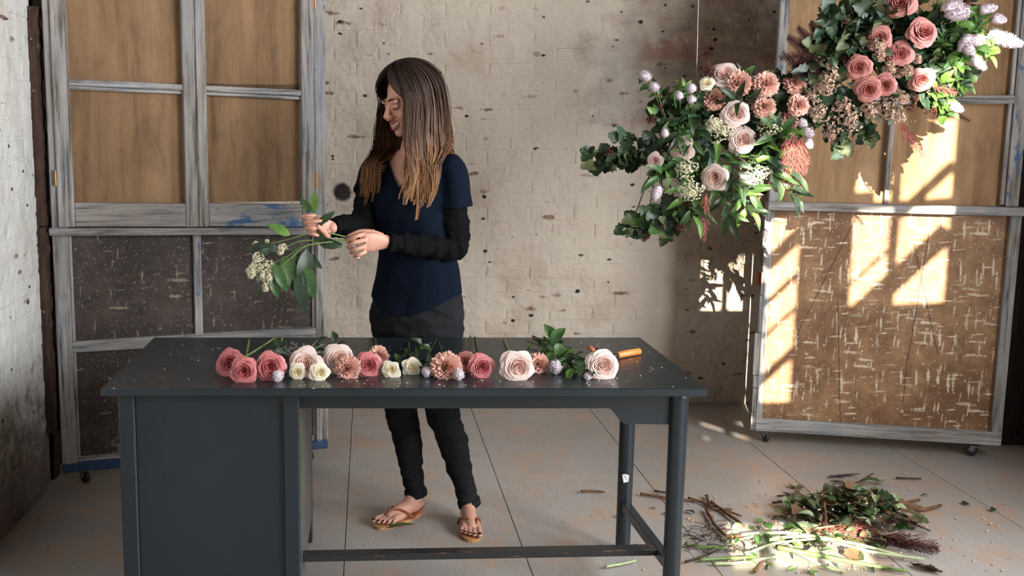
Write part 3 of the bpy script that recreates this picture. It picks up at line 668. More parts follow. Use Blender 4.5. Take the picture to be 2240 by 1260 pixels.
def make_carnation(seed):
    r = random.Random(seed)
    def frill(mb, ang, tilt, L):
        k = len(mb.v); nu, nv = 9, 4; ph = r.uniform(0, 6); ca, sa = math.cos(ang), math.sin(ang)
        for j in range(nv+1):
            v = j/nv
            for i in range(nu+1):
                u = -1+2*i/nu; w = (.08+.40*v**1.2)*L
                el = tilt*v**.8                                     # bends outwards from the axis
                rad = L*v*math.sin(tilt*.55+el*.45); z = L*v*math.cos(tilt*.55+el*.45)
                q = .11*L*v*v*math.sin(u*8+ph)+.07*L*v*v*math.sin(u*17+ph*2); e = (.05*L*((i % 2)*2-1) if j == nv else 0)
                x = rad+q*math.cos(tilt); zz = z+q*math.sin(tilt)*.9+e*math.cos(tilt); x += e*math.sin(tilt); y = u*w
                mb.v.append(Vector((x*ca-y*sa, x*sa+y*ca, zz-.25)))
        for j in range(nv):
            for i in range(nu):
                a = k+j*(nu+1)+i; mb.f.append((a, a+1, a+nu+2, a+nu+1))
    h = MB(); outs = []
    for n, tl, L in ((3, .06, .84), (5, .24, .86), (7, .5, .92), (9, .85, .96), (9, 1.15, 1.0)):
        for i in range(n): frill(h, i*6.283/n+r.uniform(-.25, .25)+tl*3, tl+r.uniform(-.1, .1), L*r.uniform(.92, 1.08))
    for i in range(9):
        m = MB(); frill(m, i*6.283/9+r.uniform(-.2, .2), 1.5+r.uniform(-.1, .12), 1.02*r.uniform(.92, 1.08)); outs.append(m.mesh('petal', M['petal_peach']))
    return h.mesh('ruffled_petals', M['petal_peach']), outs
CARN = [make_carnation(s) for s in (1, 2, 3)]
calyx = MB().tube([(0, 0, -.28), (0, 0, -.12), (0, 0, .04)], [.07, .16, .24], 8)
for i in range(5):
    a = i*1.2566; c, s_ = math.cos(a), math.sin(a); calyx.add([(.15*c-.1*s_*.7, .15*s_+.1*c*.7, .0), (.15*c+.1*s_*.7, .15*s_-.1*c*.7, .0), (.55*c, .55*s_, -.10)], [(0, 1, 2)])
CALYX = calyx.mesh('calyx', M['stem_green'])
def leaf_mesh(kind, seed):
    r = random.Random(seed); mb = MB()
    if kind in ('lance', 'oval'):
        wd = .135 if kind == 'lance' else .27; n = 7; droop = r.uniform(.1, .45); tw = r.uniform(-.4, .4)
        for j in range(n+1):
            v = j/n; w = wd*(math.sin(math.pi*min(1, v**.8*.98+.01)))**.8; w = max(w, .008)
            zc = -droop*v*v*.6+.12*math.sin(v*2.5); a = tw*v
            for i, u in enumerate((-1, -.5, 0, .5, 1)):
                yy = u*w; zz = abs(u)*w*.45+.02*math.sin(v*9+u*3)*abs(u)
                mb.v.append(Vector((v, yy*math.cos(a)-zz*math.sin(a), zc+yy*math.sin(a)+zz*math.cos(a))))
        for j in range(n):
            for i in range(4): a = j*5+i; mb.f.append((a, a+1, a+6, a+5))
    else:    # lobed leaf (currant / ivy like)
        pts = [(0, 0), (-.04, .24), (.0, .44), (.18, .45), (.30, .58), (.42, .46), (.60, .48), (.66, .32), (.84, .24), (.88, .10), (1.0, 0)]
        out = pts+[(x, -y) for x, y in pts[-2:0:-1]]; dr = r.uniform(.1, .5); cu = r.uniform(-.3, .5)
        f = lambda x, y: Vector((x, y, -dr*x*x*.6+cu*y*y*1.2+.05*math.sin(x*7+y*9)+.10*abs(y)))
        mid = [(0.02, 0), (.25, 0), (.5, 0), (.75, 0)]
        mb.v = [f(*p) for p in out]; n = len(out); c = len(mb.v); mb.v += [f(x+.0, 0)-Vector((0, 0, .03)) for x, _ in mid]
        for i in range(n):
            a, b = out[i], out[(i+1) % n]; mx = (a[0]+b[0])/2; q = c+min(3, max(0, round(mx*4-.1))); mb.f.append((i, (i+1) % n, q))
            if i and q != pq: mb.f.append((i, q, pq))
            pq = q
    return mb.mesh('leaf', M['leaf_dark'])
LEAF = {k: [leaf_mesh(k, s) for s in range(4)] for k in ('lance', 'oval', 'lobed')}
def basis(d, up=(0, 0, 1), roll=0):
    """rotation taking +X to d with +Z near up"""
    x = Vector(d).normalized(); u = Vector(up); y = u.cross(x)
    y = y.normalized() if y.length > 1e-4 else x.orthogonal().normalized(); z = x.cross(y)
    return Matrix((x, y, z)).transposed() @ Matrix.Rotation(roll, 3, 'X')
RF = random.Random(11)
def put_leaf(parent, p, d, size, kind, mat, up=(0, 0, 1), roll=0):
    me = RF.choice(LEAF[kind]); o = link('leaf', me, parent); omat(o, M[mat])
    o.matrix_local = Matrix.LocRotScale(Vector(p), basis(d, up, roll).to_quaternion(), Vector((size,)*3)); return o
def flower(name, proto, loc, face, rad, mat, label, cat, group, stem=None, stem_r=.0028, leaves=0, roll=None, stemmat='stem_dark', leafmat='leaf_dark'):
    """bloom facing `face`; stem = list of world points from the bloom back"""
    heart, outs = proto; face = Vector(face).normalized(); rt = empty(name, loc, label, cat, group)
    q = face.to_track_quat('Z', 'Y') @ Quaternion((0, 0, 1), RF.uniform(0, 6.28) if roll is None else roll)
    def ch(me, nm, m):
        o = link(nm, me, rt); omat(o, M[m]); o.matrix_local = Matrix.LocRotScale(-face*rad*.25, q, Vector((rad, rad, rad*.85))); return o
    ch(heart, 'bloom', mat+'_heart' if mat+'_heart' in M else mat)
    for me in outs: ch(me, 'petal', mat)
    ch(CALYX, 'calyx', 'stem_green')
    if stem:
        p0 = Vector(loc)-face*rad*.42; pts = crom([p0, *stem], 4); MB().tube(pts, stem_r, 6).build('stem', M[stemmat], rt)
        for i in range(leaves):
            p = pts[min(len(pts)-1, int((.25+.5*RF.random())*len(pts)))]; d = Vector((RF.uniform(-1, 1), RF.uniform(-.6, .6), RF.uniform(.0, .5)))
            put_leaf(rt, p-Vector(loc), d, RF.uniform(.04, .065), 'oval', leafmat)
    return rt
def sprig(name, label, cat, group, pts, n, kinds, mats, size, stem_r=.0022, stem='stem_dark', spread=1.0, up=(0, -.3, 1), tip=True, t0=.15, droop=.0, extra=None):
    """leafy twig: one stem, every leaf an object"""
    pts = crom(pts, 5); L = len(pts); rt = empty(name, pts[0], label, cat, group); o0 = pts[0]
    MB().tube(pts, [stem_r*(1-.6*i/(L-1)) for i in range(L)], 5).build('stem', M[stem], rt)
    for i in range(n):
        t = t0+(1-t0)*(i+.5)/n; k = min(L-2, int(t*(L-1))); p = pts[k].lerp(pts[k+1], t*(L-1)-k); ax = (pts[k+1]-pts[k]).normalized()
        a = i*2.4+RF.uniform(-.5, .5); s = ax.orthogonal().normalized(); s = Quaternion(ax, a) @ s
        d = (ax*RF.uniform(.3, .9)+s*spread+Vector((0, 0, -droop))).normalized()
        put_leaf(rt, p-o0, d, RF.uniform(*size), RF.choice(kinds), RF.choice(mats), up, RF.uniform(-.6, .6))
    if tip: put_leaf(rt, pts[-1]-o0, (pts[-1]-pts[-2]), RF.uniform(*size), RF.choice(kinds), RF.choice(mats), up, RF.uniform(-.6, .6))
    return rt
def floret_ball(mb, c, r, n, s, rr, dome=None, stalk=True, base=None):
    """n little four-petalled florets over a ball (or dome facing `dome`)"""
    for i in range(n):
        while True:
            d = Vector((rr.gauss(0, 1), rr.gauss(0, 1), rr.gauss(0, 1))).normalized()
            if dome is None or d.dot(dome) > rr.uniform(-.35, .25): break
        p = c+d*r*rr.uniform(.72, 1.05); R = d.to_track_quat('Z', 'Y').to_matrix() @ Matrix.Rotation(rr.uniform(0, 3), 3, 'Z'); q = s*rr.uniform(.7, 1.25)
        k = len(mb.v); P = [(0, 0, -.5)]+[(math.cos(a*math.pi/4)*(1 if a % 2 == 0 else .45), math.sin(a*math.pi/4)*(1 if a % 2 == 0 else .45), .25 if a % 2 == 0 else .05) for a in range(8)]
        mb.v += [p+R @ (Vector(t)*q) for t in P]; mb.f += [(k, k+1+j, k+1+(j+1) % 8) for j in range(8)]
def umbel(name, label, cat, group, c, r, face, mat, stem=None, n=110, s=.0042, stemmat='stem_green', seed=0, heads=5):
    rr = random.Random(seed+int(c.x*1000)); rt = empty(name, c, label, cat, group); face = Vector(face).normalized()
    fl = MB(); st = MB(); root = c-face*r*1.0
    for h in range(heads*2):
        a = h*2.39; q = face.orthogonal().normalized(); q = Quaternion(face, a) @ q; d = (h/(heads*2))**.5
        hc = c+q*r*.68*d+face*r*(.35-.5*d*d); floret_ball(fl, hc, r*.36, max(8, n//(heads*2)), s, rr, (face+q*.5*d).normalized()); st.tube([root, hc], .0011, 4, False)
    st.build('stalks', M[stemmat], rt); fl.build('florets', M[mat], rt, False, kind='stuff')
    if stem: MB().tube(crom([root, *stem], 4), .0022, 6).build('stem', M[stemmat], rt)
    return rt
def spike(name, label, cat, group, a, b, r, mat='petal_lilac', stem=None, seed=0):
    """fuzzy flower spike from base a to tip b"""
    rr = random.Random(seed+int(a.x*5000)); rt = empty(name, a, label, cat, group); mb = MB(); d = b-a; L = d.length; ax = d.normalized(); q0 = ax.orthogonal().normalized()
    mb.tube([a, a+d*.3, a+d*.7, b], [r*.6, r*.82, r*.7, r*.2], 8)
    for i in range(int(220*max(.5, L/.05))):
        t = rr.random(); prof = r*(1.0 if t < .6 else 1.0-(t-.6)*1.5); n = Quaternion(ax, rr.uniform(0, 6.28)) @ q0
        p = a+d*t+n*prof*.62; e = p+(n+ax*rr.uniform(-.4, .7)).normalized()*prof*rr.uniform(.22, .45); w = n.cross(ax)*r*.10; k = len(mb.v)
        mb.v += [p-w, p+w, e+w*.8, e-w*.8]; mb.f.append((k, k+1, k+2, k+3))
    mb.build('flower_spike', M[mat], rt)
    if stem: MB().tube(crom([a, *stem], 4), .0016, 5).build('stem', M['stem_green'], rt)
    return rt
def plume(name, label, cat, group, pts, width, mat='plume_rust', seed=0, n=60, sub=9):
    """feathery drooping plume (astilbe / amaranth)"""
    rr = random.Random(seed); pts = crom(pts, 6); L = len(pts); rt = empty(name, pts[0], label, cat, group)
    MB().tube(pts, [.0022*(1-.7*i/(L-1)) for i in range(L)], 5).build('stem', M[mat], rt); mb = MB()
    for i in range(n):
        t = .03+.95*i/n; k = min(L-2, int(t*(L-1))); p = pts[k].lerp(pts[k+1], t*(L-1)-k); ax = (pts[k+1]-pts[k]).normalized(); s = Quaternion(ax, i*2.4+rr.uniform(-.4, .4)) @ ax.orthogonal().normalized()
        w = width*(math.sin(math.pi*min(.97, .25+.72*t))**.8)*rr.uniform(.7, 1.15); e = p+(s*.75+ax*.75+Vector((0, 0, -.25))).normalized()*w; mb.tube([p, p.lerp(e, .5)+Vector((0, 0, .002)), e], .0008, 3, False)
        for j in range(sub):
            f = .25+.75*(j+rr.random()*.5)/sub; c = p.lerp(e, f); h = Vector((rr.gauss(0, 1), rr.gauss(0, 1), rr.gauss(0, 1))).normalized()*w*.22*(1.25-f)
            q = h.cross(ax).normalized()*.0011; k2 = len(mb.v); mb.v += [c-q, c+q, c+h+ax*w*.08]; mb.f.append((k2, k2+1, k2+2))
    mb.build('plume', M[mat], rt, False, kind='stuff'); return rt
def frond(name, label, cat, group, pts, width, mat='frond_burgundy', n=18, up=(0, -1, .3)):
    """fern frond: rachis and paired toothed pinnae, each pinna an object"""
    pts = crom(pts, 6); L = len(pts); rt = empty(name, pts[0], label, cat, group); MB().tube(pts, [.0018*(1-.6*i/(L-1)) for i in range(L)], 5).build('rachis', M[mat], rt)
    for i in range(n):
        t = .12+.88*i/n; k = min(L-2, int(t*(L-1))); p = pts[k].lerp(pts[k+1], t*(L-1)-k); ax = (pts[k+1]-pts[k]).normalized(); sd_ = ax.cross(Vector(up)).normalized(); w = width*(1-.75*t)*(.5+.5*min(1, t*4))
        for sgn in (-1, 1):
            o = link('pinna', PINNA, rt); omat(o, M[mat]); o.matrix_local = Matrix.LocRotScale(p-pts[0], basis(sd_*sgn+ax*.55, up, RF.uniform(-.3, .3)).to_quaternion(), Vector((w,)*3))
    return rt
mb = MB()
for j in range(8):
    v = j/8; w = .17*(1-v*.8)
    mb.add([(v, 0, 0), (v+.03, w*1.35, -.02), (v+.085, w*1.2, -.02), (v+.125, .01, 0), (v+.085, -w*1.2, -.02), (v+.03, -w*1.35, -.02)], [(0, 3, 2, 1), (0, 5, 4, 3)])
PINNA = mb.mesh('pinna', M['frond_burgundy'], False)
# ================================================================ THE PERSON
PR = empty('person', (.26, 3.86, 0), 'person with long brown hair in navy tee and black jeans trimming flower stems', 'person')
Z3 = Vector((0, 0, 1))
# torso frame: facing left and towards the desk
TF = Vector((-.46, -.89, 0)).normalized(); TS = Vector((TF.y*-1, TF.x, 0)) * 1.0
TS = Vector((.89, -.46, 0)).normalized()         # towards her left shoulder (picture right, nearer the desk)
shL = U(986, 374, 3.79); shR = U(826, 370, 3.955)
elL = U(990, 538, 3.80); wrL = U(850, 529, 3.665); elR = U(790, 492, 3.86); wrR = U(727, 498, 3.665)
hipL = U(960, 672, 3.87); hipR = U(862, 672, 3.95); knL = U(964, 885, 3.80); knR = U(874, 880, 3.90)
anL = Vector((.384, 3.85, .085)); anR = Vector((.186, 3.925, .09))
# torso sections (pixel centre, half width px, depth half m)
def tsec(px, py, D, hw, hd, grow=0, side=TS, fwd=TF):
    return (U(px, py, D), side, fwd, hw+grow, hd+grow)
def torso(grow):
    S = []
    for (px, py, D, hw, hd) in ((908, 322, 3.885, .050, .050), (906, 336, 3.88, .100, .064), (904, 352, 3.875, .146, .080), (902, 385, 3.87, .172, .105), (900, 430, 3.865, .166, .118), (904, 475, 3.865, .154, .114), (911, 530, 3.87, .146, .102), (914, 565, 3.875, .150, .102), (914, 610, 3.88, .166, .112), (912, 650, 3.885, .180, .122), (911, 690, 3.885, .184, .126), (911, 722, 3.885, .172, .115)):
        S.append(tsec(px, py, D, hw, hd, grow))
    return S
def dense(S, k=3):
    out = []
    for a, b in zip(S, S[1:]):
        for i in range(k): t = i/k; out.append((a[0].lerp(b[0], t), a[1], a[2], a[3]*(1-t)+b[3]*t, a[4]*(1-t)+b[4]*t))
    return out+[S[-1]]
def limb(mb, pts, rad, n=16, k=6, end=True):
    p = crom(pts, k); mb.tube(p, lerps(rad, len(p)), n); mb.ell(p[0], *(rad[0],)*3)
    if end: mb.ell(p[-1], *(rad[-1],)*3)
    return p
# ---- head frame
HC = U(893, 222, 3.83)
HF = Vector((-.82, -.50, -.30)).normalized(); HS = HF.cross(Z3).normalized()*-1      # her left
HU = HS.cross(HF)*-1
if HU.z < 0: HU = -HU
HR = Matrix((HS, HF, HU)).transposed()        # local x = her left, y = forward, z = up
def H(x, y, z): return HC+HR @ Vector((x, y, z))
body = MB()
body.ell(H(0, -.018, .028), .071, .088, .088, HR, 24, 16)                     # skull
body.ell(H(0, .012, -.012), .062, .072, .098, HR, 20, 14)                     # face
body.ell(H(0, .030, -.058), .050, .052, .052, HR, 18, 12)                     # jaw
body.ell(H(0, .066, -.092), .022, .018, .018, HR, 12, 8)                      # chin
for s in (-1, 1):
    body.ell(H(s*.033, .058, -.030), .025, .022, .024, HR, 12, 8)             # cheeks raised by the smile
    body.ell(H(s*.028, .074, .022), .026, .012, .010, HR, 12, 8)              # brow ridge
    body.ell(H(s*.030, .070, .003), .013, .011, .010, HR, 10, 8)              # eyelid
    body.ell(H(s*.072, -.012, -.010), .008, .016, .028, HR, 10, 8)            # ear
    body.ell(H(s*.012, .094, -.031), .010, .011, .009, HR, 10, 8)             # nostril wing
body.tube([H(0, .078, .020), H(0, .094, -.008), H(0, .106, -.026), H(0, .100, -.034), H(0, .086, -.036)], [.008, .010, .012, .010, .008], 12)
body.ell(H(0, .104, -.026), .011, .010, .010, HR)
body.tube([H(-.026, .070, -.053), H(0, .086, -.058), H(.026, .070, -.053)], [.006, .010, .006], 10)
body.tube([H(-.022, .068, -.070), H(0, .084, -.074), H(.022, .068, -.070)], [.006, .010, .006], 10)
nb = U(906, 338, 3.875)
body.tube(crom([H(0, -.022, -.035), H(0, -.022, -.10), nb+Vector((0, 0, .015)), nb-Z3*.05], 4), lerps([.050, .047, .052, .075], 13), 20)
body.rings(dense(torso(-.012)), 28)
for (a, b) in ((shL, 1), (shR, -1)): body.ell(a, .045, .045, .045)
limb(body, [shL, (shL+elL)/2+TS*.008, elL], [.040, .034, .026]); limb(body, [elL, elL.lerp(wrL, .35), wrL], [.026, .028, .022])
limb(body, [shR, (shR+elR)/2, elR], [.040, .034, .026]); limb(body, [elR, elR.lerp(wrR, .4), wrR], [.026, .028, .022])
limb(body, [hipL, hipL.lerp(knL, .5), knL], [.078, .066, .046]); limb(body, [knL, knL.lerp(anL, .35)+Vector((0, .015, 0)), anL.lerp(knL, .15), anL], [.046, .045, .030, .029])
limb(body, [hipR, hipR.lerp(knR, .5), knR], [.078, .066, .046]); limb(body, [knR, knR.lerp(anR, .35)+Vector((0, .015, 0)), anR.lerp(knR, .15), anR], [.046, .034, .028, .028])
# ---- feet (standing on 12 mm sandal soles)
def foot(an, heel, toe, side):
    d = (toe-heel).normalized(); s = Z3.cross(d)*side; L = (toe-heel).length; z0 = .013      # s = towards the big toe
    P = lambda f, u, z: Vector((heel.x, heel.y, 0))+d*f*L+s*u+Z3*(z0+z)
    body.ell(P(.10, 0, .026), .027, .027, .027); body.tube([an, P(.17, 0, .045)], [.029, .030], 14)
    body.tube(crom([P(.10, -.002, .028), P(.30, -.004, .036), P(.52, .0, .028), P(.70, .004, .018), P(.78, .004, .015)], 4), lerps([.026, .029, .029, .022, .015], 17), 16, flat=None)
    for u, r in ((-.024, .014), (.0, .015), (.026, .015)): body.tube([P(.40, u*.5, .022), P(.62, u*.9, .017), P(.76, u, .014)], [.016, r+.002, r], 12)
    body.tube(crom([an+Z3*.01, P(.30, 0, .048), P(.48, .002, .034)], 4), lerps([.028, .026, .022], 9), 14)
    tips = []
    for u, r, f0, f1 in ((.030, .0105, .76, .985), (.0105, .0080, .78, .97), (-.005, .0075, .77, .93), (-.020, .0072, .75, .885), (-.034, .0070, .72, .83)):
        body.tube(crom([P(f0-.08, u*.92, .014), P((f0+f1)/2, u, .015), P(f1-.02, u, .009)], 3), lerps([r, r, r*.95], 7), 10); body.ell(P(f1-.02, u, .0095), r, r, r*.9); tips.append((P(f1-.018, u, .0095+r*.72), r, d, s))
    return P, tips, d, s
fR = foot(anR, Vector((.212, 3.945, 0)), Vector((.038, 3.775, 0)), -1)
fL = foot(anL, Vector((.384, 3.885, 0)), Vector((.378, 3.652, 0)), 1)
# ---- hands
def finger(pts, r): p = crom(pts, 4); body.tube(p, lerps(r, len(p)), 10); body.ell(p[-1], *(r[-1],)*3, None, 10, 8)
# her left hand (picture right): back of the hand to us, closing on the stems
kn = [U(800, y, D) for y, D in ((511, 3.625), (525, 3.612), (539, 3.610), (551, 3.618))]
body.rings([(wrL, Vector((0, -.35, .94)), Vector((-.2, .94, .35)), .024, .019), (U(828, 529, 3.645), Vector((0, -.35, .94)), Vector((0, .94, .35)), .033, .016), (U(812, 530, 3.630), Vector((0, -.3, .95)), Vector((0, .95, .3)), .037, .014), (U(799, 531, 3.622), Vector((0, -.3, .95)), Vector((0, .95, .3)), .036, .011)], 18)
tipsL = []
for i, (mx, my, tx, ty) in enumerate(((779, 517, 760, 527), (775, 531, 761, 540), (779, 545, 767, 551), (786, 557, 776, 561))):
    a = kn[i]; m = U(mx, my, 3.598); e = U(tx, ty, 3.622); e2 = U(tx+9, ty+3, 3.648); finger([a, m, e, e2], [.0085, .0072, .0066, .006])
finger([U(836, 517, 3.65), U(812, 508, 3.64), U(786, 507, 3.640), U(762, 517, 3.640)], [.013, .0105, .0085, .007])
# her right hand (picture left): fingers wrapped round a sprig, thumb towards us
body.rings([(wrR, Vector((0, -.2, 1)).normalized(), Vector((.5, .86, .1)).normalized(), .024, .018), (U(712, 496, 3.648), Vector((0, -.15, 1)).normalized(), Vector((.4, .9, 0)), .034, .015), (U(697, 493, 3.640), Vector((0, -.1, 1)), Vector((.3, .95, 0)), .038, .013), (U(684, 492, 3.636), Vector((0, 0, 1)), Vector((.2, .98, 0)), .035, .011)], 18)
for (y0, kx, tx, ty) in ((475, 661, 688, 471), (488, 668, 702, 483), (501, 671, 690, 500), (512, 678, 695, 515)):
    finger([U(686, y0+2, 3.634), U(kx+6, y0, 3.622), U(kx, y0-1, 3.600), U((kx+tx)/2, (y0+ty)/2-1, 3.585), U(tx, ty, 3.588)], [.0095, .0080, .0075, .0070, .0062])
finger([U(716, 506, 3.638), U(716, 516, 3.618), U(708, 506, 3.598), U(697, 496, 3.588)], [.013, .012, .010, .008])
bme = remesh(body, .0030, 3, .5, 'person_body'); bme.materials.append(M['skin'])
for v in bme.vertices: v.co -= PR.location
link('body', bme, PR)
# ---- face pieces
def hp(mb, name, mat): return mb.build(name, M[mat], PR)
lp = MB(); lp.tube(crom([H(-.032, .062, -.043), H(-.014, .086, -.0525), H(0, .0915, -.0545), H(.014, .086, -.0525), H(.032, .062, -.043)], 4), lerps([.002, .0042, .0045, .0042, .002], 17), 8)
lp.tube(crom([H(-.031, .062, -.045), H(-.015, .083, -.070), H(0, .088, -.0745), H(.015, .083, -.070), H(.031, .062, -.045)], 4), lerps([.002, .0048, .0055, .0048, .002], 17), 8); hp(lp, 'lips', 'lips')
te = MB()
for i in range(-4, 5): te.ell(H(i*.0056, .0890-.00055*i*i, -.0610+.0006*i*i/2), .0032, .003, .0068, HR, 8, 6)
hp(te, 'teeth', 'teeth')
for s in (-1, 1):
    hp(MB().tube(crom([H(s*.012, .088, .026), H(s*.028, .087, .032), H(s*.044, .074, .027)], 4), lerps([.003, .0035, .0012], 9), 6), 'eyebrow', 'brow')
    hp(MB().tube(crom([H(s*.018, .081, -.002), H(s*.030, .0835, -.006), H(s*.043, .074, -.002)], 4), lerps([.0012, .0022, .0012], 9), 6), 'eyelashes', 'brow')
for tips in (fR[1], fL[1]):
    for (p, r, d, s) in tips: hp(MB().ell(p, r*.75, r*.85, r*.35, Matrix((s, d, Z3)).transposed(), 8, 6), 'toenail', 'nail_polish')
# ---- clothing
def warp(me, amp, sc, stretch=(1, 1, 1), seed=0.0):
    me.update(); ns = [Vector(v.normal) for v in me.vertices]
    for v, n in zip(me.vertices, ns):
        p = Vector((v.co.x*stretch[0], v.co.y*stretch[1], v.co.z*stretch[2]))*sc+Vector((seed,)*3); v.co += n*amp*mnoise.noise(p)
def cutmesh(me, fn):
    bm = bmesh.new(); bm.from_mesh(me); bmesh.ops.delete(bm, geom=[f for f in bm.faces if fn(f.calc_center_median())], context='FACES'); bm.to_mesh(me); bm.free()
def cloth(mb, name, mat, vox=.005, sm=5, w=None, cut=None):
    me = remesh(mb, vox, sm, .5, name); me.materials.append(M[mat])
    for a in (w or []): warp(me, *a)
    if cut: cutmesh(me, cut)
    for v in me.vertices: v.co -= PR.location
    me.polygons.foreach_set('use_smooth', [True]*len(me.polygons))
    return link(name, me, PR)
tee = MB(); tee.rings(dense(torso(.004)[:10]+[(U(911, 690, 3.885), TS, TF, .192, .134), (U(911, 712, 3.885), TS, TF, .192, .134)]), 32)
hemL = shL.lerp(elL, .48)+TS*.012; hemR = shR.lerp(elR, .44)
limb(tee, [shL-TS*.03, shL, shL.lerp(elL, .25)+TS*.008, hemL], [.056, .056, .060, .068], end=False); limb(tee, [shR+TS*.03, shR, shR.lerp(elR, .25), hemR], [.054, .054, .058, .065], end=False)
nbz = nb.z
def neckcut(c):
    q = c-nb; s = q.dot(TS); f = q.dot(TF)
    if abs(s) < .20 and c.z < U(911, 640, 3.8).z-.080*math.cos(s*8)*(1 if f > 0 else .4): return True
    if f > .0 and abs(s) < .075 and c.z > nbz-.115+abs(s)*1.35: return True
    return abs(s) < .078 and c.z > nbz+.0
def armcut(hem, ax):
    return lambda c: (c-hem).dot(ax) > 0 and (c-hem).length < .12
aL = (elL-shL).normalized(); aR = (elR-shR).normalized(); cL, cR = armcut(hemL, aL), armcut(hemR, aR)
cloth(tee, 'tee_shirt', 'navy_jersey', .005, 6, [(.010, 9, (1, 1, .5), 3.1), (.005, 22, (1, 1, .6), 7.7)], neckcut)
def sleeve(pts, rad, seed, name):
    mb = MB(); p = crom(pts, 14); R = lerps(rad, len(p)); r = random.Random(seed)
    for i in range(len(p)):
        t = i/len(p); R[i] += .0035*math.sin(i*1.15+seed)*(.3+.9*t)+.002*math.sin(i*2.3)
    mb.tube(p, R, 24); return cloth(mb, name, 'black_jersey', .0038, 3, [(.006, 24, (1.8, 1.8, .9), seed), (.0022, 60, (1, 1, 1), seed+3)])
sleeve([shL.lerp(elL, .2), shL.lerp(elL, .6)+TS*.006, elL+Vector((.006, 0, -.004)), elL.lerp(wrL, .45)-Z3*.006, wrL.lerp(U(828, 529, 3.645), .12)], [.050, .052, .049, .044, .031], 1, 'long_sleeve')
sleeve([shR.lerp(elR, .2), shR.lerp(elR, .6), elR, elR.lerp(wrR, .5), wrR.lerp(U(712, 496, 3.648), .05)], [.049, .050, .046, .040, .030], 2, 'long_sleeve')
jn = MB(); jn.rings(dense([tsec(912, 630, 3.885, .170, .114), tsec(912, 655, 3.885, .180, .120), tsec(911, 690, 3.885, .186, .128), tsec(911, 720, 3.885, .180, .124), tsec(911, 742, 3.885, .140, .095)]), 32)
limb(jn, [hipL-Z3*.02, hipL.lerp(knL, .5)+TS*.008, knL, knL.lerp(anL, .35)+Vector((.004, .02, 0)), anL.lerp(knL, .20)], [.096, .080, .064, .057, .043]); limb(jn, [hipR-Z3*.02, hipR.lerp(knR, .5), knR, knR.lerp(anR, .35)+Vector((.004, .02, 0)), anR.lerp(knR, .20)], [.096, .080, .064, .057, .043])
hz = {'L': U(1022, 1107, 3.83).z, 'R': U(897, 1082, 3.92).z}
for k, an, kk in (('L', anL, knL), ('R', anR, knR)):
    ax = (an-kk).normalized(); p = an.lerp(kk, .16); e = p+ax*((p.z-hz[k])/abs(ax.z)); jn.tube([p-ax*.04, p, e-ax*.012, e], [.044, .041, .039, .0405], 20)
cloth(jn, 'jeans', 'denim', .0045, 4, [(.008, 16, (1, 1, 1.6), 1.3), (.0028, 40, (.7, .7, 1.7), 9.1)])
# hem cuffs and the outer seam
for k, an, kk in (('L', anL, knL), ('R', anR, knR)):
    ax = (an-kk).normalized(); p = an.lerp(kk, .16); e = p+ax*((p.z-hz[k])/abs(ax.z)); MB().tube([e-ax*.022, e-ax*.018, e+ax*.003, e+ax*.005], [.0405, .0445, .0445, .0425], 24, True).build('jeans_hem', M['denim'], PR)
# ---- sandals
def sandal(ft, side):
    P, tips, d, s = ft; r = empty('sandal', (0, 0, 0), parent=PR); mb = MB(); prof = []; n = 28
    def wid(f): return .030+.014*math.sin(min(1, max(0, (f-.15)/.75))*math.pi*.5)**2
    top = []
    for i in range(n):
        a = 2*math.pi*i/n; f = .5+.535*math.cos(a); w = wid(f); top.append(P(f, w*math.sin(a)*(abs(math.sin(a))**-.25 if abs(math.sin(a)) > .02 else 1)+.002, 0))
    V = [Vector((p.x, p.y, .0005)) for p in top]+[Vector((p.x, p.y, .0115)) for p in top]; F = [tuple(range(n))[::-1], tuple(range(n, 2*n))]+[(i, (i+1) % n, n+(i+1) % n, n+i) for i in range(n)]
    mb.add(V, F).build('sole', M['sole_tan'], r, False)
    kn_ = P(.72, .020, .026)
    for u, f2, zz in ((.040, .40, .012), (-.042, .38, .012)):
        q = [kn_, P(.64, u*.45+.008, .043), P(.54, u*.86, .036), P(f2, u*1.0, .0)]
        if True:
            q2 = crom(q, 8)
            for ph in (0, 2.09, 4.19):
                pts = [p+Vector((math.cos(i*1.0+ph), math.sin(i*1.0+ph), math.cos(i*1.0+ph+1)))*.0028 for i, p in enumerate(q2)]; MB().tube(pts, .0026, 6).build('strap', M['leather_tan'], r)
    MB().tube(crom([kn_+Z3*.002, P(.775, .0195, .018), P(.79, .0195, -.002)], 4), .003, 8).build('toe_post', M['leather_tan'], r)
    q = crom([P(.38, .040, .0), P(.18, .036, .020), P(.02, .014, .030), P(.02, -.014, .030), P(.18, -.036, .020), P(.38, -.042, .0)], 5)
    if side < 0: MB().tube(q, .0035, 6).build('heel_strap', M['leather_tan'], r)
sandal(fR, -1); sandal(fL, 1)
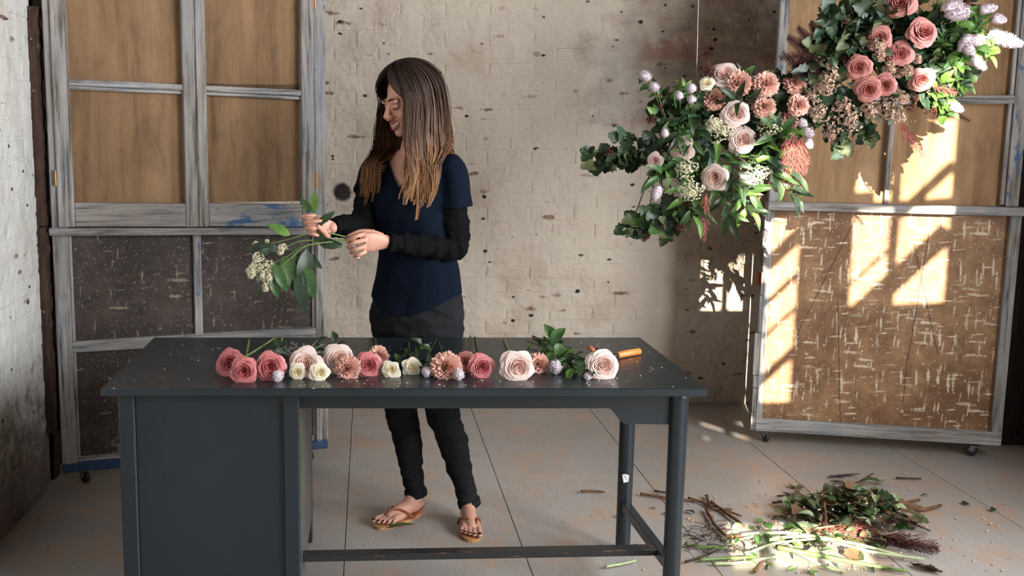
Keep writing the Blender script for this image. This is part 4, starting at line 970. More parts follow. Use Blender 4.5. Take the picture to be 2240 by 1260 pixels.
# ---- hair: thousands of strands gathered in locks, over a close cap
rr = random.Random(21); hv, hf, hs = [], [], []
def strand(pts, w, val):
    k = len(hv); m = len(pts)
    for i, p in enumerate(pts):
        t = (pts[min(i+1, m-1)]-pts[max(0, i-1)]).normalized(); o = (p-HC); o.z = 0; o = o.normalized() if o.length > 1e-4 else TF; sd2 = t.cross(o); sd2 = sd2.normalized() if sd2.length > 1e-4 else t.orthogonal(); nn = sd2.cross(t)
        ww = w*(1 if i < m*.75 else 1-(i-m*.75)/(m*.25)*.75)
        hv.extend([p-sd2*ww, p+nn*ww*.6, p+sd2*ww]); hs.extend([val]*3)
    for i in range(m-1):
        a = k+i*3; hf.extend([(a, a+1, a+4, a+3), (a+1, a+2, a+5, a+4)])
def headpt(th, ph, g):
    """point over the skull: azimuth th (0 = face, + = her left), polar angle ph from the crown"""
    a, b, c = .080+g, .104+g, .100+g
    return H(a*math.sin(ph)*math.sin(th), -.012+b*math.sin(ph)*math.cos(th), .028+c*math.cos(ph))
def fall(th, g, zend, wave, phase, lean=0.):
    pts = []; sg = 1 if th > 0 else -1; th_end = th
    # front hair is combed back off the face before it drops
    for i in range(11):
        f = i/10; ph = .03+f*1.62; t2 = th
        if abs(th) < 1.05: t2 = th+sg*(1.12-abs(th))*max(0, (f-.25)/.75)**.9
        else: t2 = sg*(abs(th)*f+max(abs(th), 1.1)*(1-f))
        pts.append(headpt(t2, ph, g))
    q = pts[-1]; n = 16; L = q.z-zend; side = (q-HC); side.z = 0
    out = side.normalized()
    for i in range(1, n+1):
        f = i/n; z = q.z-L*f; p = q+out*(.018*math.sin(f*2.2)+.012*f)+Vector((lean*f, 0, 0)); p.z = z
        wv = wave*f**1.5*math.sin(f*9+phase*.5); p += HS*wv*.6+Vector((wv, wv*.5, 0))
        # keep in front of / behind the shoulders
        s = (p-nb).dot(TS); fr = (p-nb).dot(TF)
        if z < nb.z+.03:
            lim = .135 if abs(s) < .16 else .10
            k = min(1, (nb.z+.03-z)/.06)
            if fr > -.045: fr2 = max(fr, fr*(1-k)+k*lim)
            else: fr2 = min(fr, fr*(1-k)-k*.125)
            p += TF*(fr2-fr)
        pts.append(p)
    return pts
for i in range(560):
    u = rr.random()
    th = rr.uniform(.62, 3.14) if rr.random() < .60 else -rr.uniform(.72, 3.14)
    front = abs(th) < 2.3
    g0 = rr.uniform(.004, .022); zend = rr.gauss(1.282, .034) if front else rr.gauss(1.33, .03)
    if th < 0 and front: zend = rr.gauss(1.292, .028)
    ph = rr.uniform(0, 6.28); wv = rr.uniform(.005, .018); lean = rr.uniform(-.012, .012); base = rr.random()
    lead = fall(th, g0, zend, wv, ph, lean)
    for j in range(7):
        o = HS*rr.gauss(0, .0048)+HF*rr.gauss(0, .0048); val = min(1, max(0, base+rr.gauss(0, .22))); cut = rr.choice((0, 0, 0, 1)); m = len(lead); pts = []
        for i2, p in enumerate(lead[:m-cut]):
            f = i2/m; pts.append(p+o*(.3+1.5*math.sin(min(1, f*1.25)*math.pi*.8))*(1-.5*f**5))
        strand(pts, rr.uniform(.0011, .0022), val)
# long fringe sweeping from the parting across the brow to her left
for i in range(150):
    a = rr.random(); pts = []; s = 1 if rr.random() < .72 else -1
    e = s*(.95+.35*rr.random()); g = rr.uniform(.006, .018)
    for k in range(14):
        f = k/13; th = .12+(e-.12)*f**(1.1+.6*a); ph = .05+(1.30+.35*a)*f; pts.append(headpt(th, ph, g+.010*math.sin(f*3.1)))
    q = pts[-1]
    for k in range(1, 9): f = k/8; p = q+(q-HC).normalized()*.004-Z3*(.13+.1*a)*f; pts.append(p)
    strand(pts, rr.uniform(.0013, .0024), rr.random()*.6)
hm = bpy.data.meshes.new('hair'); hm.from_pydata([tuple(p-PR.location) for p in hv], [], hf); hm.materials.append(M['hair'])
at = hm.attributes.new('strand', 'FLOAT', 'POINT'); at.data.foreach_set('value', hs); hm.polygons.foreach_set('use_smooth', [True]*len(hm.polygons))
hair = link('hair', hm, PR)
cap = MB(); cap.ell(H(0, -.024, .034), .079, .094, .093, HR, 28, 18)
cm = cap.mesh('hair_cap', M['hair'], True, PR.location); cutmesh(cm, lambda c: (HR.transposed() @ (c+PR.location-HC)).y > .035 and (HR.transposed() @ (c+PR.location-HC)).z < .085 or (HR.transposed() @ (c+PR.location-HC)).z < -.04)
link('hair_cap', cm, hair)
# ================================================================ FLOWERS LYING ON THE DESK
def on_desk(px, py, rpx, k=.80):
    """bloom centre resting on the desk top, seen at the pixel"""
    D = 3.1
    for _ in range(8):
        p = U(px, py, D); rw = rpx*(D*.99+.1)/FPX; p = UZ(px, py, TZ+k*rw); D = p.y
    return p, rw
def stem_to(px, py): p = UZ(px, py, TZ+.004); p.y = min(p.y, 3.72); p = U(px, py, p.y); p.z = max(p.z, TZ+.004); return p
desk_fl = 'cut flowers lying on the desk'
def lay(kind, px, py, r, mat, label, stem=None, turn=0., tilt=.12, cat='rose', leaves=0, depth=0., smat='stem_dark'):
    p, rw = on_desk(px, py, r)
    pr = {'g': GARDEN, 's': SPIRAL, 'm': SMALL, 'c': CARN}[kind]; pr = pr[RF.randrange(len(pr))]
    sp = None
    if stem: q = stem_to(*stem); mid = p.lerp(q, .5); mid.z = max(TZ+.005, mid.z*.5+(TZ+.012)*.5); sp = [mid, q]
    return flower({'rose': 'rose', 'carnation': 'carnation'}[cat], pr, p, (turn, -1, tilt), rw/(1.02 if kind in 'gs' else 1.0 if kind == 'm' else .98), mat, label, cat, desk_fl, sp, .0032, leaves, stemmat=smat)
lay('s', 503, 796, 35, 'petal_pink', 'pink rose at the pedestal end of the row, behind another pink rose on the desk', (603, 738), -.35, .25, smat='stem_green')
lay('s', 533, 812, 31, 'petal_pink', 'pink rose in front of another pink rose at the pedestal end of the desk row', (545, 742), -.05, .1, smat='stem_green')
lay('s', 590, 803, 36, 'petal_pink', 'bright pink rose next to two cream roses on the desk', (618, 738), .05, .15, smat='stem_green', leaves=1)
lay('g', 668, 796, 36, 'petal_blush', 'blush rose behind two small cream roses on the desk', (697, 745), 0, .3, leaves=1)
lay('m', 650, 814, 20, 'petal_cream', 'small cream rose beside the bright pink rose on the desk', None, -.1, .15)
lay('m', 700, 815, 22, 'petal_cream', 'small cream rose between a blush rose and a peach carnation on the desk', None, .1, .15)
lay('g', 740, 788, 36, 'petal_blush', 'blush rose with a peach carnation leaning against it on the desk', (728, 726), 0, .35, leaves=2)
lay('c', 760, 806, 27, 'petal_peach', 'peach carnation in front of a blush rose on the desk', None, -.1, .2, cat='carnation')
lay('s', 806, 799, 30, 'petal_pink', 'pink rose between two peach carnations on the desk', (812, 745), .1, .2)
lay('c', 829, 779, 23, 'petal_peach', 'small peach carnation tucked behind a pink rose on the desk', (820, 740), .2, .35, cat='carnation')
lay('m', 855, 809, 21, 'petal_cream', 'small cream rose next to a pink rose with carnations either side', None, -.1, .12)
lay('m', 902, 803, 21, 'petal_cream', 'small cream rose with green sprig behind it on the desk', (893, 748), .05, .12)
lay('c', 976, 803, 33, 'petal_peach', 'large peach carnation beside two pink roses on the desk', (960, 745), 0, .2, cat='carnation')
lay('s', 1017, 792, 25, 'petal_dusty', 'pink rose half hidden behind the large peach carnation', (1029, 735), -.3, .3)
lay('s', 1053, 803, 30, 'petal_pink', 'deep pink rose with two upright stems behind it on the desk', (1039, 737), .1, .12)
lay('g', 1132, 803, 36, 'petal_blush', 'blush rose beside a peach carnation and green leaves on the desk', (1102, 742), .05, .15, leaves=1, smat='stem_green')
lay('c', 1180, 797, 24, 'petal_peach', 'peach carnation squeezed beside a blush rose near the green leaves', (1196, 740), .3, .2, cat='carnation')
lay('g', 1318, 800, 36, 'petal_blush', 'blush rose lying next to the orange-handled pruners', (1165, 735), .05, .2, smat='stem_dark')
g_sp = 'lilac flower spikes on the desk'
for (px, py, r) in ((608, 824, 13), (934, 815, 12), (1004, 821, 13), (1216, 805, 15), (1286, 824, 9)):
    p, rw = on_desk(px, py, r, .95); spike('mint_spike', {608: 'pale lilac spike under the bright pink rose on the desk', 934: 'pale lilac spike next to the large peach carnation on the desk', 1004: 'pale lilac spike between the large carnation and the deep pink rose', 1216: 'pale lilac spike in front of the bushy green sprigs on the desk', 1286: 'tiny pale lilac bud below the blush rose by the pruners'}[px], 'flower', g_sp, p+Vector((0, rw*1.2, 0)), p-Vector((0, rw*1.0, -rw*.2)), rw*1.0, seed=px)
p, rw = on_desk(995, 806, 17); flower('rose', SMALL[0], p, (.1, -1, .2), rw, 'petal_cream', 'small cream rose between the large peach carnation and the deep pink rose', 'rose', desk_fl)
# leafy sprigs behind the blooms
def D_(px, py, z=.0): p = UZ(px, py, TZ+.010+z); return p
gs = 'leafy sprigs among the desk flowers'
lab = 'green leafy sprig lying among the cut flowers on the desk'
sprig('leaf_sprig', lab, 'sprig', gs, [D_(690, 752), D_(712, 770, .01), D_(735, 782, .02)], 6, ['oval'], ['leaf_dark', 'leaf_mid'], (.04, .06), spread=.8)
sprig('leaf_sprig', lab, 'sprig', gs, [D_(945, 748), D_(915, 765, .01), D_(880, 780, .02)], 9, ['oval'], ['leaf_dark', 'leaf_mid'], (.035, .06), spread=.8)
sprig('leaf_sprig', lab, 'sprig', gs, [D_(955, 742), D_(940, 772, .01), D_(925, 800, .01)], 8, ['oval', 'lance'], ['leaf_dark'], (.035, .06), spread=.8)
sprig('leaf_sprig', lab, 'sprig', gs, [D_(625, 745), D_(626, 780, .01), D_(628, 805, .015)], 4, ['oval'], ['leaf_dark', 'leaf_blue'], (.04, .06), spread=.7)
for (a, b, c, n) in (((1150, 745), (1200, 765), (1250, 800), 12), ((1190, 738), (1225, 772), (1285, 812), 14), ((1165, 765), (1210, 780), (1255, 790), 12), ((1235, 745), (1230, 780), (1262, 812), 10)):
    sprig('leaf_sprig', 'bushy bright green sprig lying between a peach carnation and a blush rose', 'sprig', 'bushy green sprigs on the desk', [D_(*a), D_(*b, .015), D_(*c, .012)], n, ['oval', 'lance', 'oval'], ['leaf_mid', 'leaf_bright', 'leaf_dark', 'leaf_dark'], (.03, .06), spread=.9)
p = D_(1215, 790, .03); sprig('leaf_sprig', 'tall glossy green leaves standing up behind the bushy sprig', 'sprig', None, [p, U(1212, 765, p.y+.02), U(1206, 745, p.y+.04)], 4, ['oval'], ['leaf_mid'], (.06, .075), spread=.5)
# dry silvery twiggy sprig
rr = random.Random(5); c = D_(655, 785); tw = empty('dry_sprig', c, 'thin silvery dry twig sprig behind the blush rose on the desk', 'sprig'); mb = MB()
simple('dry_silver', srgb(150, 146, 138), .7)
for i in range(16):
    a = rr.uniform(-.2, 3.3); L = rr.uniform(.05, .14); e = c+Vector((math.cos(a)*L*.8, .05+abs(math.sin(a))*L*1.1, rr.uniform(.0, .03))); m = c.lerp(e, .5)+Vector((rr.uniform(-.01, .01), 0, .006)); mb.tube(crom([c, m, e], 3), .0009, 4)
    for q in range(4): t = m.lerp(e, q/4); mb.tube([t, t+Vector((rr.uniform(-.012, .012), rr.uniform(-.005, .012), rr.uniform(.0, .012)))], .0007, 3)
mb.build('twigs', M['dry_silver'], tw)
# pruners with orange handles
pa = UZ(1352, 777, TZ+.012); pb = UZ(1400, 768, TZ+.012); R_ = empty('pruners', pa, 'garden pruners with orange handle lying behind a blush rose', 'pruners')
d = (pb-pa).normalized(); up = Z3
MB().tube([pa-d*.004, pa+d*.004, pa.lerp(pb, .5)+Vector((0, .002, 0)), pb-d*.004, pb], [.0085, .0105, .0115, .0105, .006], 14).build('handle', M['orange_handle'], R_)
q = pa-d*.035; MB().tube([pa, q], [.0078, .008], 12).build('ferrule', M['black_plastic'], R_)
h2 = [q-d*.02, U(1312, 776, 3.40), U(1300, 764, 3.42)]; h2[1].z = h2[2].z = TZ+.012; MB().tube(crom(h2, 4), lerps([.008, .009, .007], 9), 10).build('handle', M['black_plastic'], R_)
e = UZ(1299, 768, TZ+.02); MB().bar(e, e+Vector((-.012, .02, .012)), .018, .010, (0, 0, 1), .003).build('handle_tip', M['leather_tan'], R_)
k = UZ(1335, 782, TZ+.01); MB().tube([k-Z3*.006, k+Z3*.006], .012, 16).build('pivot', M['steel'], R_)
MB().add([k+Vector((-.004, -.006, 0)), k+Vector((-.05, -.020, 0)), k+Vector((-.06, -.008, 0)), k+Vector((-.03, .010, 0)), k+Vector((-.004, -.006, .004)), k+Vector((-.05, -.020, .002)), k+Vector((-.06, -.008, .002)), k+Vector((-.03, .010, .004))], [(3, 2, 1, 0), (4, 5, 6, 7), (0, 1, 5, 4), (1, 2, 6, 5), (2, 3, 7, 6), (3, 0, 4, 7)]).build('blade', M['steel'], R_, False)
# petal crumbs scattered on the desk top
rr = random.Random(8); mb = MB()
for i in range(70):
    x = rr.choice((rr.gauss(-.45, .15), rr.uniform(-.3, .7), rr.gauss(.80, .06))); y = rr.uniform(2.96, 3.05) if -.3 < x < .72 else rr.uniform(3.05, 3.6)
    if DX0+.02 < x < DX1-.02: mb.ell((x, y, TZ+.0012), .0022*rr.uniform(.5, 1.3), .002, .0012, None, 6, 4)
mb.build('crumbs', M['petal_cream'], None, label='tiny pale crumbs scattered over the slate desk top', cat='crumbs', kind='stuff')

# ================================================================ STEMS HELD IN HER HANDS
hb = 'flower stems held in her hands'
grip = U(775, 527, 3.625)
def held(name, label, pts, cat='flower stem'):
    pts = crom(pts, 6); rt = empty(name, pts[0], label, cat, hb); L = len(pts); MB().tube(pts, [.0030-.0012*i/(L-1) for i in range(L)], 7).build('stem', M['stem_green'], rt); return rt, pts
def heldleaf(rt, a, b, D0, D1, w=1.0, mat='leaf_mid', kind='lance', up=(0, -1, .2)):
    p, q = U(*a, D0), U(*b, D1); d = q-p; o = put_leaf(rt, p-rt.location, d, d.length, kind, mat, up, RF.uniform(-.4, .4)); s = o.scale; o.scale = (s[0], s[1]*w, s[2]*.6); return o
def heads(rt, spots, mat='floret_white'):
    rr = random.Random(int(rt.location.z*1e4))
    for (px, py, D, r) in spots:
        c = U(px, py, D); mb = MB(); st = MB()
        for h in range(7):
            d = Vector((rr.uniform(-1, .6), rr.uniform(-1, .6), rr.uniform(-.9, .9))).normalized(); hc = c+d*r*.6; floret_ball(mb, hc, r*.42, 40, .0046, rr); st.tube([c+Vector((r*.8, 0, 0)), hc], .0009, 4, False)
        mb.build('florets', M[mat], rt, False, kind='stuff'); st.build('stalks', M['stem_green'], rt)
r1, p1 = held('held_flower', 'held stem with the biggest cream flower heads and large hanging leaves', [U(800, 529, 3.63), grip, U(700, 533, 3.60), U(660, 540, 3.58), U(630, 560, 3.57), U(590, 580, 3.57)])
heads(r1, [(575, 572, 3.565, .042), (560, 597, 3.56, .036)])
r2, p2 = held('held_flower', 'held stem ending in one small round cream flower head', [U(800, 526, 3.635), grip+Vector((0, .004, .004)), U(710, 525, 3.61), U(655, 528, 3.60), U(625, 542, 3.59)])
heads(r2, [(620, 545, 3.59, .025)])
r3, p3 = held('held_flower', 'held stem whose cream flower heads hang lowest of the bunch', [U(802, 531, 3.628), grip+Vector((0, -.003, -.003)), U(715, 530, 3.59), U(670, 538, 3.57), U(632, 568, 3.55), U(595, 600, 3.55)])
heads(r3, [(585, 605, 3.55, .026), (586, 630, 3.55, .022)])
r4, p4 = held('held_flower', 'arched cut stem with small buds rising over the other held stems', [U(795, 524, 3.64), U(765, 520, 3.63), U(730, 512, 3.61), U(695, 507, 3.60), U(665, 514, 3.60), U(600, 531, 3.61), U(565, 533, 3.61)])
heads(r4, [(560, 534, 3.61, .010), (585, 528, 3.61, .007)])
for (rt, a, b, D0, D1, w, m) in ((r1, (672, 545), (660, 640), 3.58, 3.56, 1.5, 'leaf_dark'), (r1, (668, 580), (688, 655), 3.57, 3.55, 1.5, 'leaf_mid'), (r1, (655, 585), (668, 684), 3.57, 3.54, 1.2, 'leaf_blue'), (r1, (620, 560), (650, 642), 3.57, 3.56, 1.5, 'leaf_mid'), (r1, (640, 555), (672, 600), 3.58, 3.57, 1.4, 'leaf_mid'),
                                 (r2, (640, 530), (662, 580), 3.60, 3.58, 1.4, 'leaf_blue'), (r2, (672, 555), (705, 588), 3.6, 3.58, 1.4, 'leaf_blue'), (r2, (635, 515), (585, 490), 3.6, 3.6, 1.4, 'leaf_bright'), (r3, (600, 575), (628, 640), 3.55, 3.54, 1.3, 'leaf_mid'), (r3, (590, 600), (610, 655), 3.55, 3.54, 1.2, 'leaf_mid'), (r3, (575, 620), (566, 650), 3.55, 3.54, 1.3, 'leaf_dark'),
                                 (r3, (590, 545), (548, 570), 3.57, 3.56, 1.5, 'leaf_dark'), (r3, (610, 545), (566, 538), 3.58, 3.57, 1.6, 'leaf_dark'), (r2, (600, 540), (535, 545), 3.6, 3.6, 1.3, 'leaf_dark'), (r1, (700, 534), (748, 540), 3.6, 3.60, 1.3, 'leaf_dark'), (r1, (680, 585), (650, 650), 3.58, 3.56, 1.4, 'leaf_dark')):
    heldleaf(rt, a, b, D0, D1, w, m)
rt = sprig('leaf_sprig', 'short sprig of upright green leaves gripped in her raised hand', 'sprig', None, [U(697, 530, 3.60), U(693, 500, 3.602), U(684, 462, 3.60)], 0, ['lance'], ['leaf_mid'], (.03, .04), tip=False)
for (a, b, w, m) in (((686, 468), (688, 418), 1.6, 'leaf_bright'), ((682, 466), (658, 432), 1.6, 'leaf_mid'), ((694, 490), (733, 462), 1.3, 'leaf_dark'), ((690, 470), (672, 452), 2.2, 'leaf_dark'), ((694, 500), (712, 545), 1.6, 'leaf_dark'), ((697, 525), (750, 536), 1.4, 'leaf_dark'), ((694, 495), (715, 478), 1.8, 'leaf_blue')):
    heldleaf(rt, a, b, 3.602, 3.60, w, m)
# ================================================================ HANGING FLOWER CLOUD
RF.seed(77)
Dc = 3.88
lowc, upc = U(1570, 300, 3.98), U(1905, 140, 3.93)
arm = MB(); rr = random.Random(9)
HB = empty('floral_armature', U(1570, 300, 4.0), 'mossy branch armature inside the hanging flower cloud', 'branch')
spine = crom([U(1440, 330, 3.98), U(1530, 250, 4.02), U(1640, 280, 4.02), U(1760, 220, 4.02), U(1880, 150, 4.0), U(1990, 100, 4.0), U(2110, 70, 3.98)], 5)
MB().tube(spine, lerps([.006, .010, .012, .012, .010, .006], len(spine)), 8).build('branch', M['twig_dark'], HB)
ms = MB()
for i in range(26):
    t = rr.random(); p = spine[min(len(spine)-1, int(t*len(spine)))]; q = p+Vector((rr.gauss(0, .06), rr.uniform(-.02, .06), rr.gauss(0, .07))); ms.ell(q, rr.uniform(.03, .05), rr.uniform(.025, .04), rr.uniform(.03, .05), None, 9, 6)
for v in ms.v: v += Vector((mnoise.noise(v*40), mnoise.noise(v*40+Vector((7, 0, 0))), mnoise.noise(v*40+Vector((0, 9, 0)))))*.012
ms.build('moss', M['moss'], HB, kind='stuff')
wa = U(1525, 118, 4.02); wb = wa+Vector((-.03, 0, ZC-wa.z-.002)); wb.x = U(1507, 0, 4.02).x-.02
MB().tube([wa-Z3*.12, wa, wb], .0013, 6).build('hanging_wire', M['wire'], None, label='thin pale wire hanging from above to the lower flower cloud', cat='wire')
wc = spine[-8]+Z3*.0; MB().tube([wc, Vector((wc.x+.02, wc.y, ZC-.002))], .0013, 6).build('hanging_wire', M['wire'], None, label='thin wire above the dusty pink roses of the upper flower cloud', cat='wire')
MARKS = [(1585, 163, 'the topmost blush rose'), (1610, 248, 'the blush rose under a peach carnation'), (1624, 306, 'the blush rose in the white florets'), (1562, 389, 'the lowest blush rose'), (1490, 327, 'the blush rose over white florets'), (1432, 352, 'the small blush bud rose'), (1546, 182, 'the small cream rose'),
         (1615, 180, 'the peach carnation touching a blush rose'), (1678, 181, 'the upper middle peach carnation'), (1742, 230, 'the carnations between the clouds'), (1680, 275, 'the largest white floret dome'), (1510, 400, 'the paired white floret domes'), (1652, 382, 'the white floret dome over a thin plume'), (1410, 165, 'the lilac spikes on the wall side'), (1738, 350, 'the broad rusty plume'),
         (1968, 5, 'the topmost dusty rose'), (2019, 70, 'the largest dusty rose'), (1922, 84, 'the dusty rose behind pale florets'), (1877, 148, 'the dusty rose next to the ferns'), (1899, 196, 'the pair of touching dusty roses'), (2016, 175, 'the dusty rose over green ivy'), (1832, 270, 'the pale floret sprays'), (2180, 70, 'the longest lilac spike'), (1750, 110, 'the burgundy ferns'), (2075, 15, 'the upper lilac spikes'), (2090, 238, 'the lone lower lilac spike')]
def near(px, py): return min(MARKS, key=lambda m: (m[0]-px)**2+(m[1]-py)**2)[2]
def core(p, D=4.0):
    """nearest point on the frame"""
    return min(spine, key=lambda s: (s-p).length)
def face_of(px, py, c, k=.6):
    p = U(px, py, Dc); v = (Vector((0, 0, CH))-p).normalized(); o = p-c; return (v+Vector((o.x, 0, o.z))*k*3+Vector((RF.gauss(0, .12), 0, RF.gauss(0, .12)))).normalized()
def hang(kind, px, py, r, mat, label, cat, grp, c, D=None):
    D = D or Dc+RF.uniform(-.03, .03); p = U(px, py, D); rw = r*(D*.99)/FPX; pr = {'g': GARDEN, 's': SPIRAL, 'm': SMALL, 'c': CARN}[kind]
    q = core(p); flower('carnation' if cat == 'carnation' else 'rose', RF.choice(pr), p, face_of(px, py, c), rw/(1.02 if kind != 'c' else .95), mat, label, cat, grp, [p.lerp(q, .6), q], .002)
gb, gc, gp = 'blush roses in the lower hanging cloud', 'peach carnations in the hanging cloud', 'dusty pink roses in the upper hanging cloud'
for (px, py, r) in ((1585, 163, 30), (1610, 248, 29), (1624, 306, 30), (1562, 389, 30), (1490, 327, 27), (1432, 352, 18)):
    hang('g', px, py, r, 'petal_blush', {1585: 'blush rose at the top of the lower hanging cloud beside a peach carnation', 1562: 'blush rose lowest in the hanging cloud, above a rusty plume', 1432: 'small blush bud rose at the edge of the lower hanging cloud'}.get(px, 'blush rose among white florets in the lower hanging cloud'), 'rose', gb, lowc)
hang('m', 1546, 182, 17, 'petal_cream', 'small cream rose in the hanging cloud beside a blush rose', 'rose', None, lowc)
for (px, py, r) in ((1615, 180, 27), (1678, 181, 26), (1742, 177, 25), (1561, 216, 24), (1672, 232, 23), (1750, 228, 23), (1729, 258, 23)): hang('c', px, py, r, 'petal_peach', {1615: 'peach carnation pressed against the topmost blush rose in the cloud', 1678: 'peach carnation alone above the white florets in the cloud', 1742: 'uppermost peach carnation next to the burgundy ferns', 1561: 'peach carnation under the small cream rose in the cloud', 1672: 'peach carnation touching the largest white floret dome', 1750: 'peach carnation beside the pale florets where the clouds meet', 1729: 'peach carnation right above the broad rusty plume'}[px], 'carnation', gc, lowc)
for (px, py, r) in ((1968, 5, 33), (2019, 70, 34), (1922, 84, 28), (1968, 118, 28), (1877, 148, 28), (1899, 196, 29), (1935, 187, 25), (2016, 175, 28)):
    hang('s', px, py, r, 'petal_dusty', {(2019, 70): 'largest dusty pink rose beside bright green leaves in the upper cloud', (1968, 5): 'topmost dusty pink rose in the upper cloud', (1922, 84): 'dusty pink rose with pale florets in front of it', (1968, 118): 'dusty pink rose in the very middle of the upper cloud', (1877, 148): 'dusty pink rose on the fern side of the upper cloud', (1899, 196): 'lowest dusty pink rose, overlapping another rose', (1935, 187): 'dusty pink rose partly covered by the lowest pink rose', (2016, 175): 'dusty pink rose above trailing green ivy in the upper cloud'}[(px, py)], 'rose', gp, upc)
for (px, py, r) in ((1577, 288, 30), (1682, 275, 31), (1500, 368, 27), (1510, 415, 31), (1652, 382, 30), (1628, 398, 20), (1560, 270, 18)):
    D = Dc+RF.uniform(-.02, .02); p = U(px, py, D); q = core(p); umbel('white_umbel', 'dome of creamy white florets beside '+near(px, py), 'flower', 'creamy white floret heads in the hanging cloud', p, r*D/FPX*1.05, face_of(px, py, lowc), 'floret_white', [q], 230, .0050, seed=px)
for (px, py, r) in ((1921, 100, 16), (1925, 122, 14), (1815, 160, 22), (1808, 190, 22), (1832, 270, 34), (1790, 245, 26), (1862, 262, 28), (1935, 232, 28), (1958, 250, 24), (1975, 215, 13), (1985, 155, 13), (2005, 130, 10), (1945, 150, 14), (1780, 205, 20), (1845, 235, 24), (1700, 405, 18), (1722, 395, 14), (1900, 240, 22), (1820, 295, 18), (1965, 160, 10)):
    D = Dc+RF.uniform(-.04, .03); p = U(px, py, D); q = core(p); umbel('blush_floret_spray', 'spray of tiny blush bell florets beside '+near(px, py), 'flower', 'blush floret sprays in the hanging cloud', p, r*D/FPX*1.1, face_of(px, py, upc), 'floret_blush', [q], 70, .0088, 'twig', seed=px, heads=4)
for (px, py, r) in ((1542, 150, 18), (1555, 160, 14), (1645, 210, 16), (1375, 502, 14), (1450, 493, 15), (1487, 497, 14), (1408, 515, 12), (1425, 260, 12), (1510, 440, 14), (1440, 235, 10), (1335, 335, 10), (1850, 130, 14), (1800, 130, 12), (1990, 232, 16), (2040, 245, 16), (2000, 215, 12), (1845, 50, 12), (1650, 300, 14), (1690, 320, 14)):
    D = Dc+RF.uniform(-.02, .05); p = U(px, py, D); q = core(p); umbel('seed_cluster', 'dark russet seed cluster beside '+near(px, py), 'seed head', 'russet seed clusters in the hanging cloud', p, r*D/FPX*1.1, face_of(px, py, lowc), 'seed_russet', [q], 60, .0045, 'twig_dark', seed=px)
for (a, b, r) in (((1420, 172), (1400, 158), 13), ((1436, 195), (1424, 183), 12), ((1487, 215), (1484, 200), 10), ((1515, 200), (1509, 183), 12), ((1514, 222), (1512, 210), 11), ((1456, 298), (1453, 282), 10), ((1440, 408), (1431, 440), 14), ((1758, 285), (1780, 297), 13), ((1765, 305), (1775, 325), 12), ((1748, 265), (1765, 275), 12),
                  ((2100, 12), (2062, 16), 15), ((2115, 25), (2070, 32), 18), ((2145, 22), (2182, 16), 12), ((2172, 38), (2202, 46), 12), ((2162, 75), (2236, 98), 17), ((2150, 85), (2112, 92), 14), ((2112, 100), (2130, 120), 14), ((2125, 125), (2156, 152), 13), ((2080, 230), (2108, 243), 12), ((2120, 78), (2098, 112), 12)):
    D = Dc-.03+RF.uniform(-.02, .02); p, q = U(*a, D), U(*b, D-.01); spike('mint_spike', ('%s fuzzy lilac spike beside ' % ('plump' if r > 13 else 'slim'))+near(*b)+' in the hanging cloud', 'flower', 'lilac spikes in the hanging cloud', p, q, r*D/FPX, stem=[core(p)], seed=a[0])
pg = 'rusty plumes hanging from the flower cloud'
for (P, w, n, lab) in (([(1545, 425), (1542, 470), (1540, 528)], .035, 60, 'rusty pink feathery plume hanging below the lower cloud'), ([(1735, 290), (1738, 350), (1745, 432)], .055, 90, 'broad rusty pink plume hanging where the two clouds meet'), ([(1720, 300), (1722, 350), (1715, 395)], .045, 70, 'broad rusty pink plume hanging where the two clouds meet'), ([(1750, 300), (1755, 340), (1760, 380)], .045, 60, 'broad rusty pink plume hanging where the two clouds meet'), ([(1662, 410), (1660, 450), (1652, 492)], .015, 30, 'thin rusty plume hanging beside the pale window frame'), ([(1968, 265), (1990, 300), (2022, 345)], .040, 70, 'rusty pink plume hanging from the upper cloud'), ([(2040, 190), (2070, 195), (2092, 205)], .03, 40, 'short brownish plume at the edge of the upper cloud')):
    plume('plume_flower', lab, 'flower', pg, [U(x, y, Dc-.02) for x, y in P], w, seed=P[0][0], n=n)
fg = 'dark burgundy fern fronds in the hanging cloud'; fl_ = 'dark burgundy fern frond sticking out of the upper cloud'
for (a, m, b, w) in (((1800, 150), (1755, 125), (1705, 128), .05), ((1795, 130), (1750, 100), (1722, 82), .05), ((1800, 120), (1765, 85), (1745, 60), .045), ((1805, 110), (1785, 70), (1772, 50), .045), ((1810, 160), (1770, 160), (1735, 165), .04), ((2050, 230), (2090, 250), (2122, 265), .03), ((2080, 30), (2110, 5), (2130, -20), .04), ((1790, 140), (1740, 145), (1712, 112), .04)):
    frond('fern_frond', fl_, 'fern', fg, [U(*a, Dc+.03), U(*m, Dc), U(*b, Dc-.02)], w*.95)
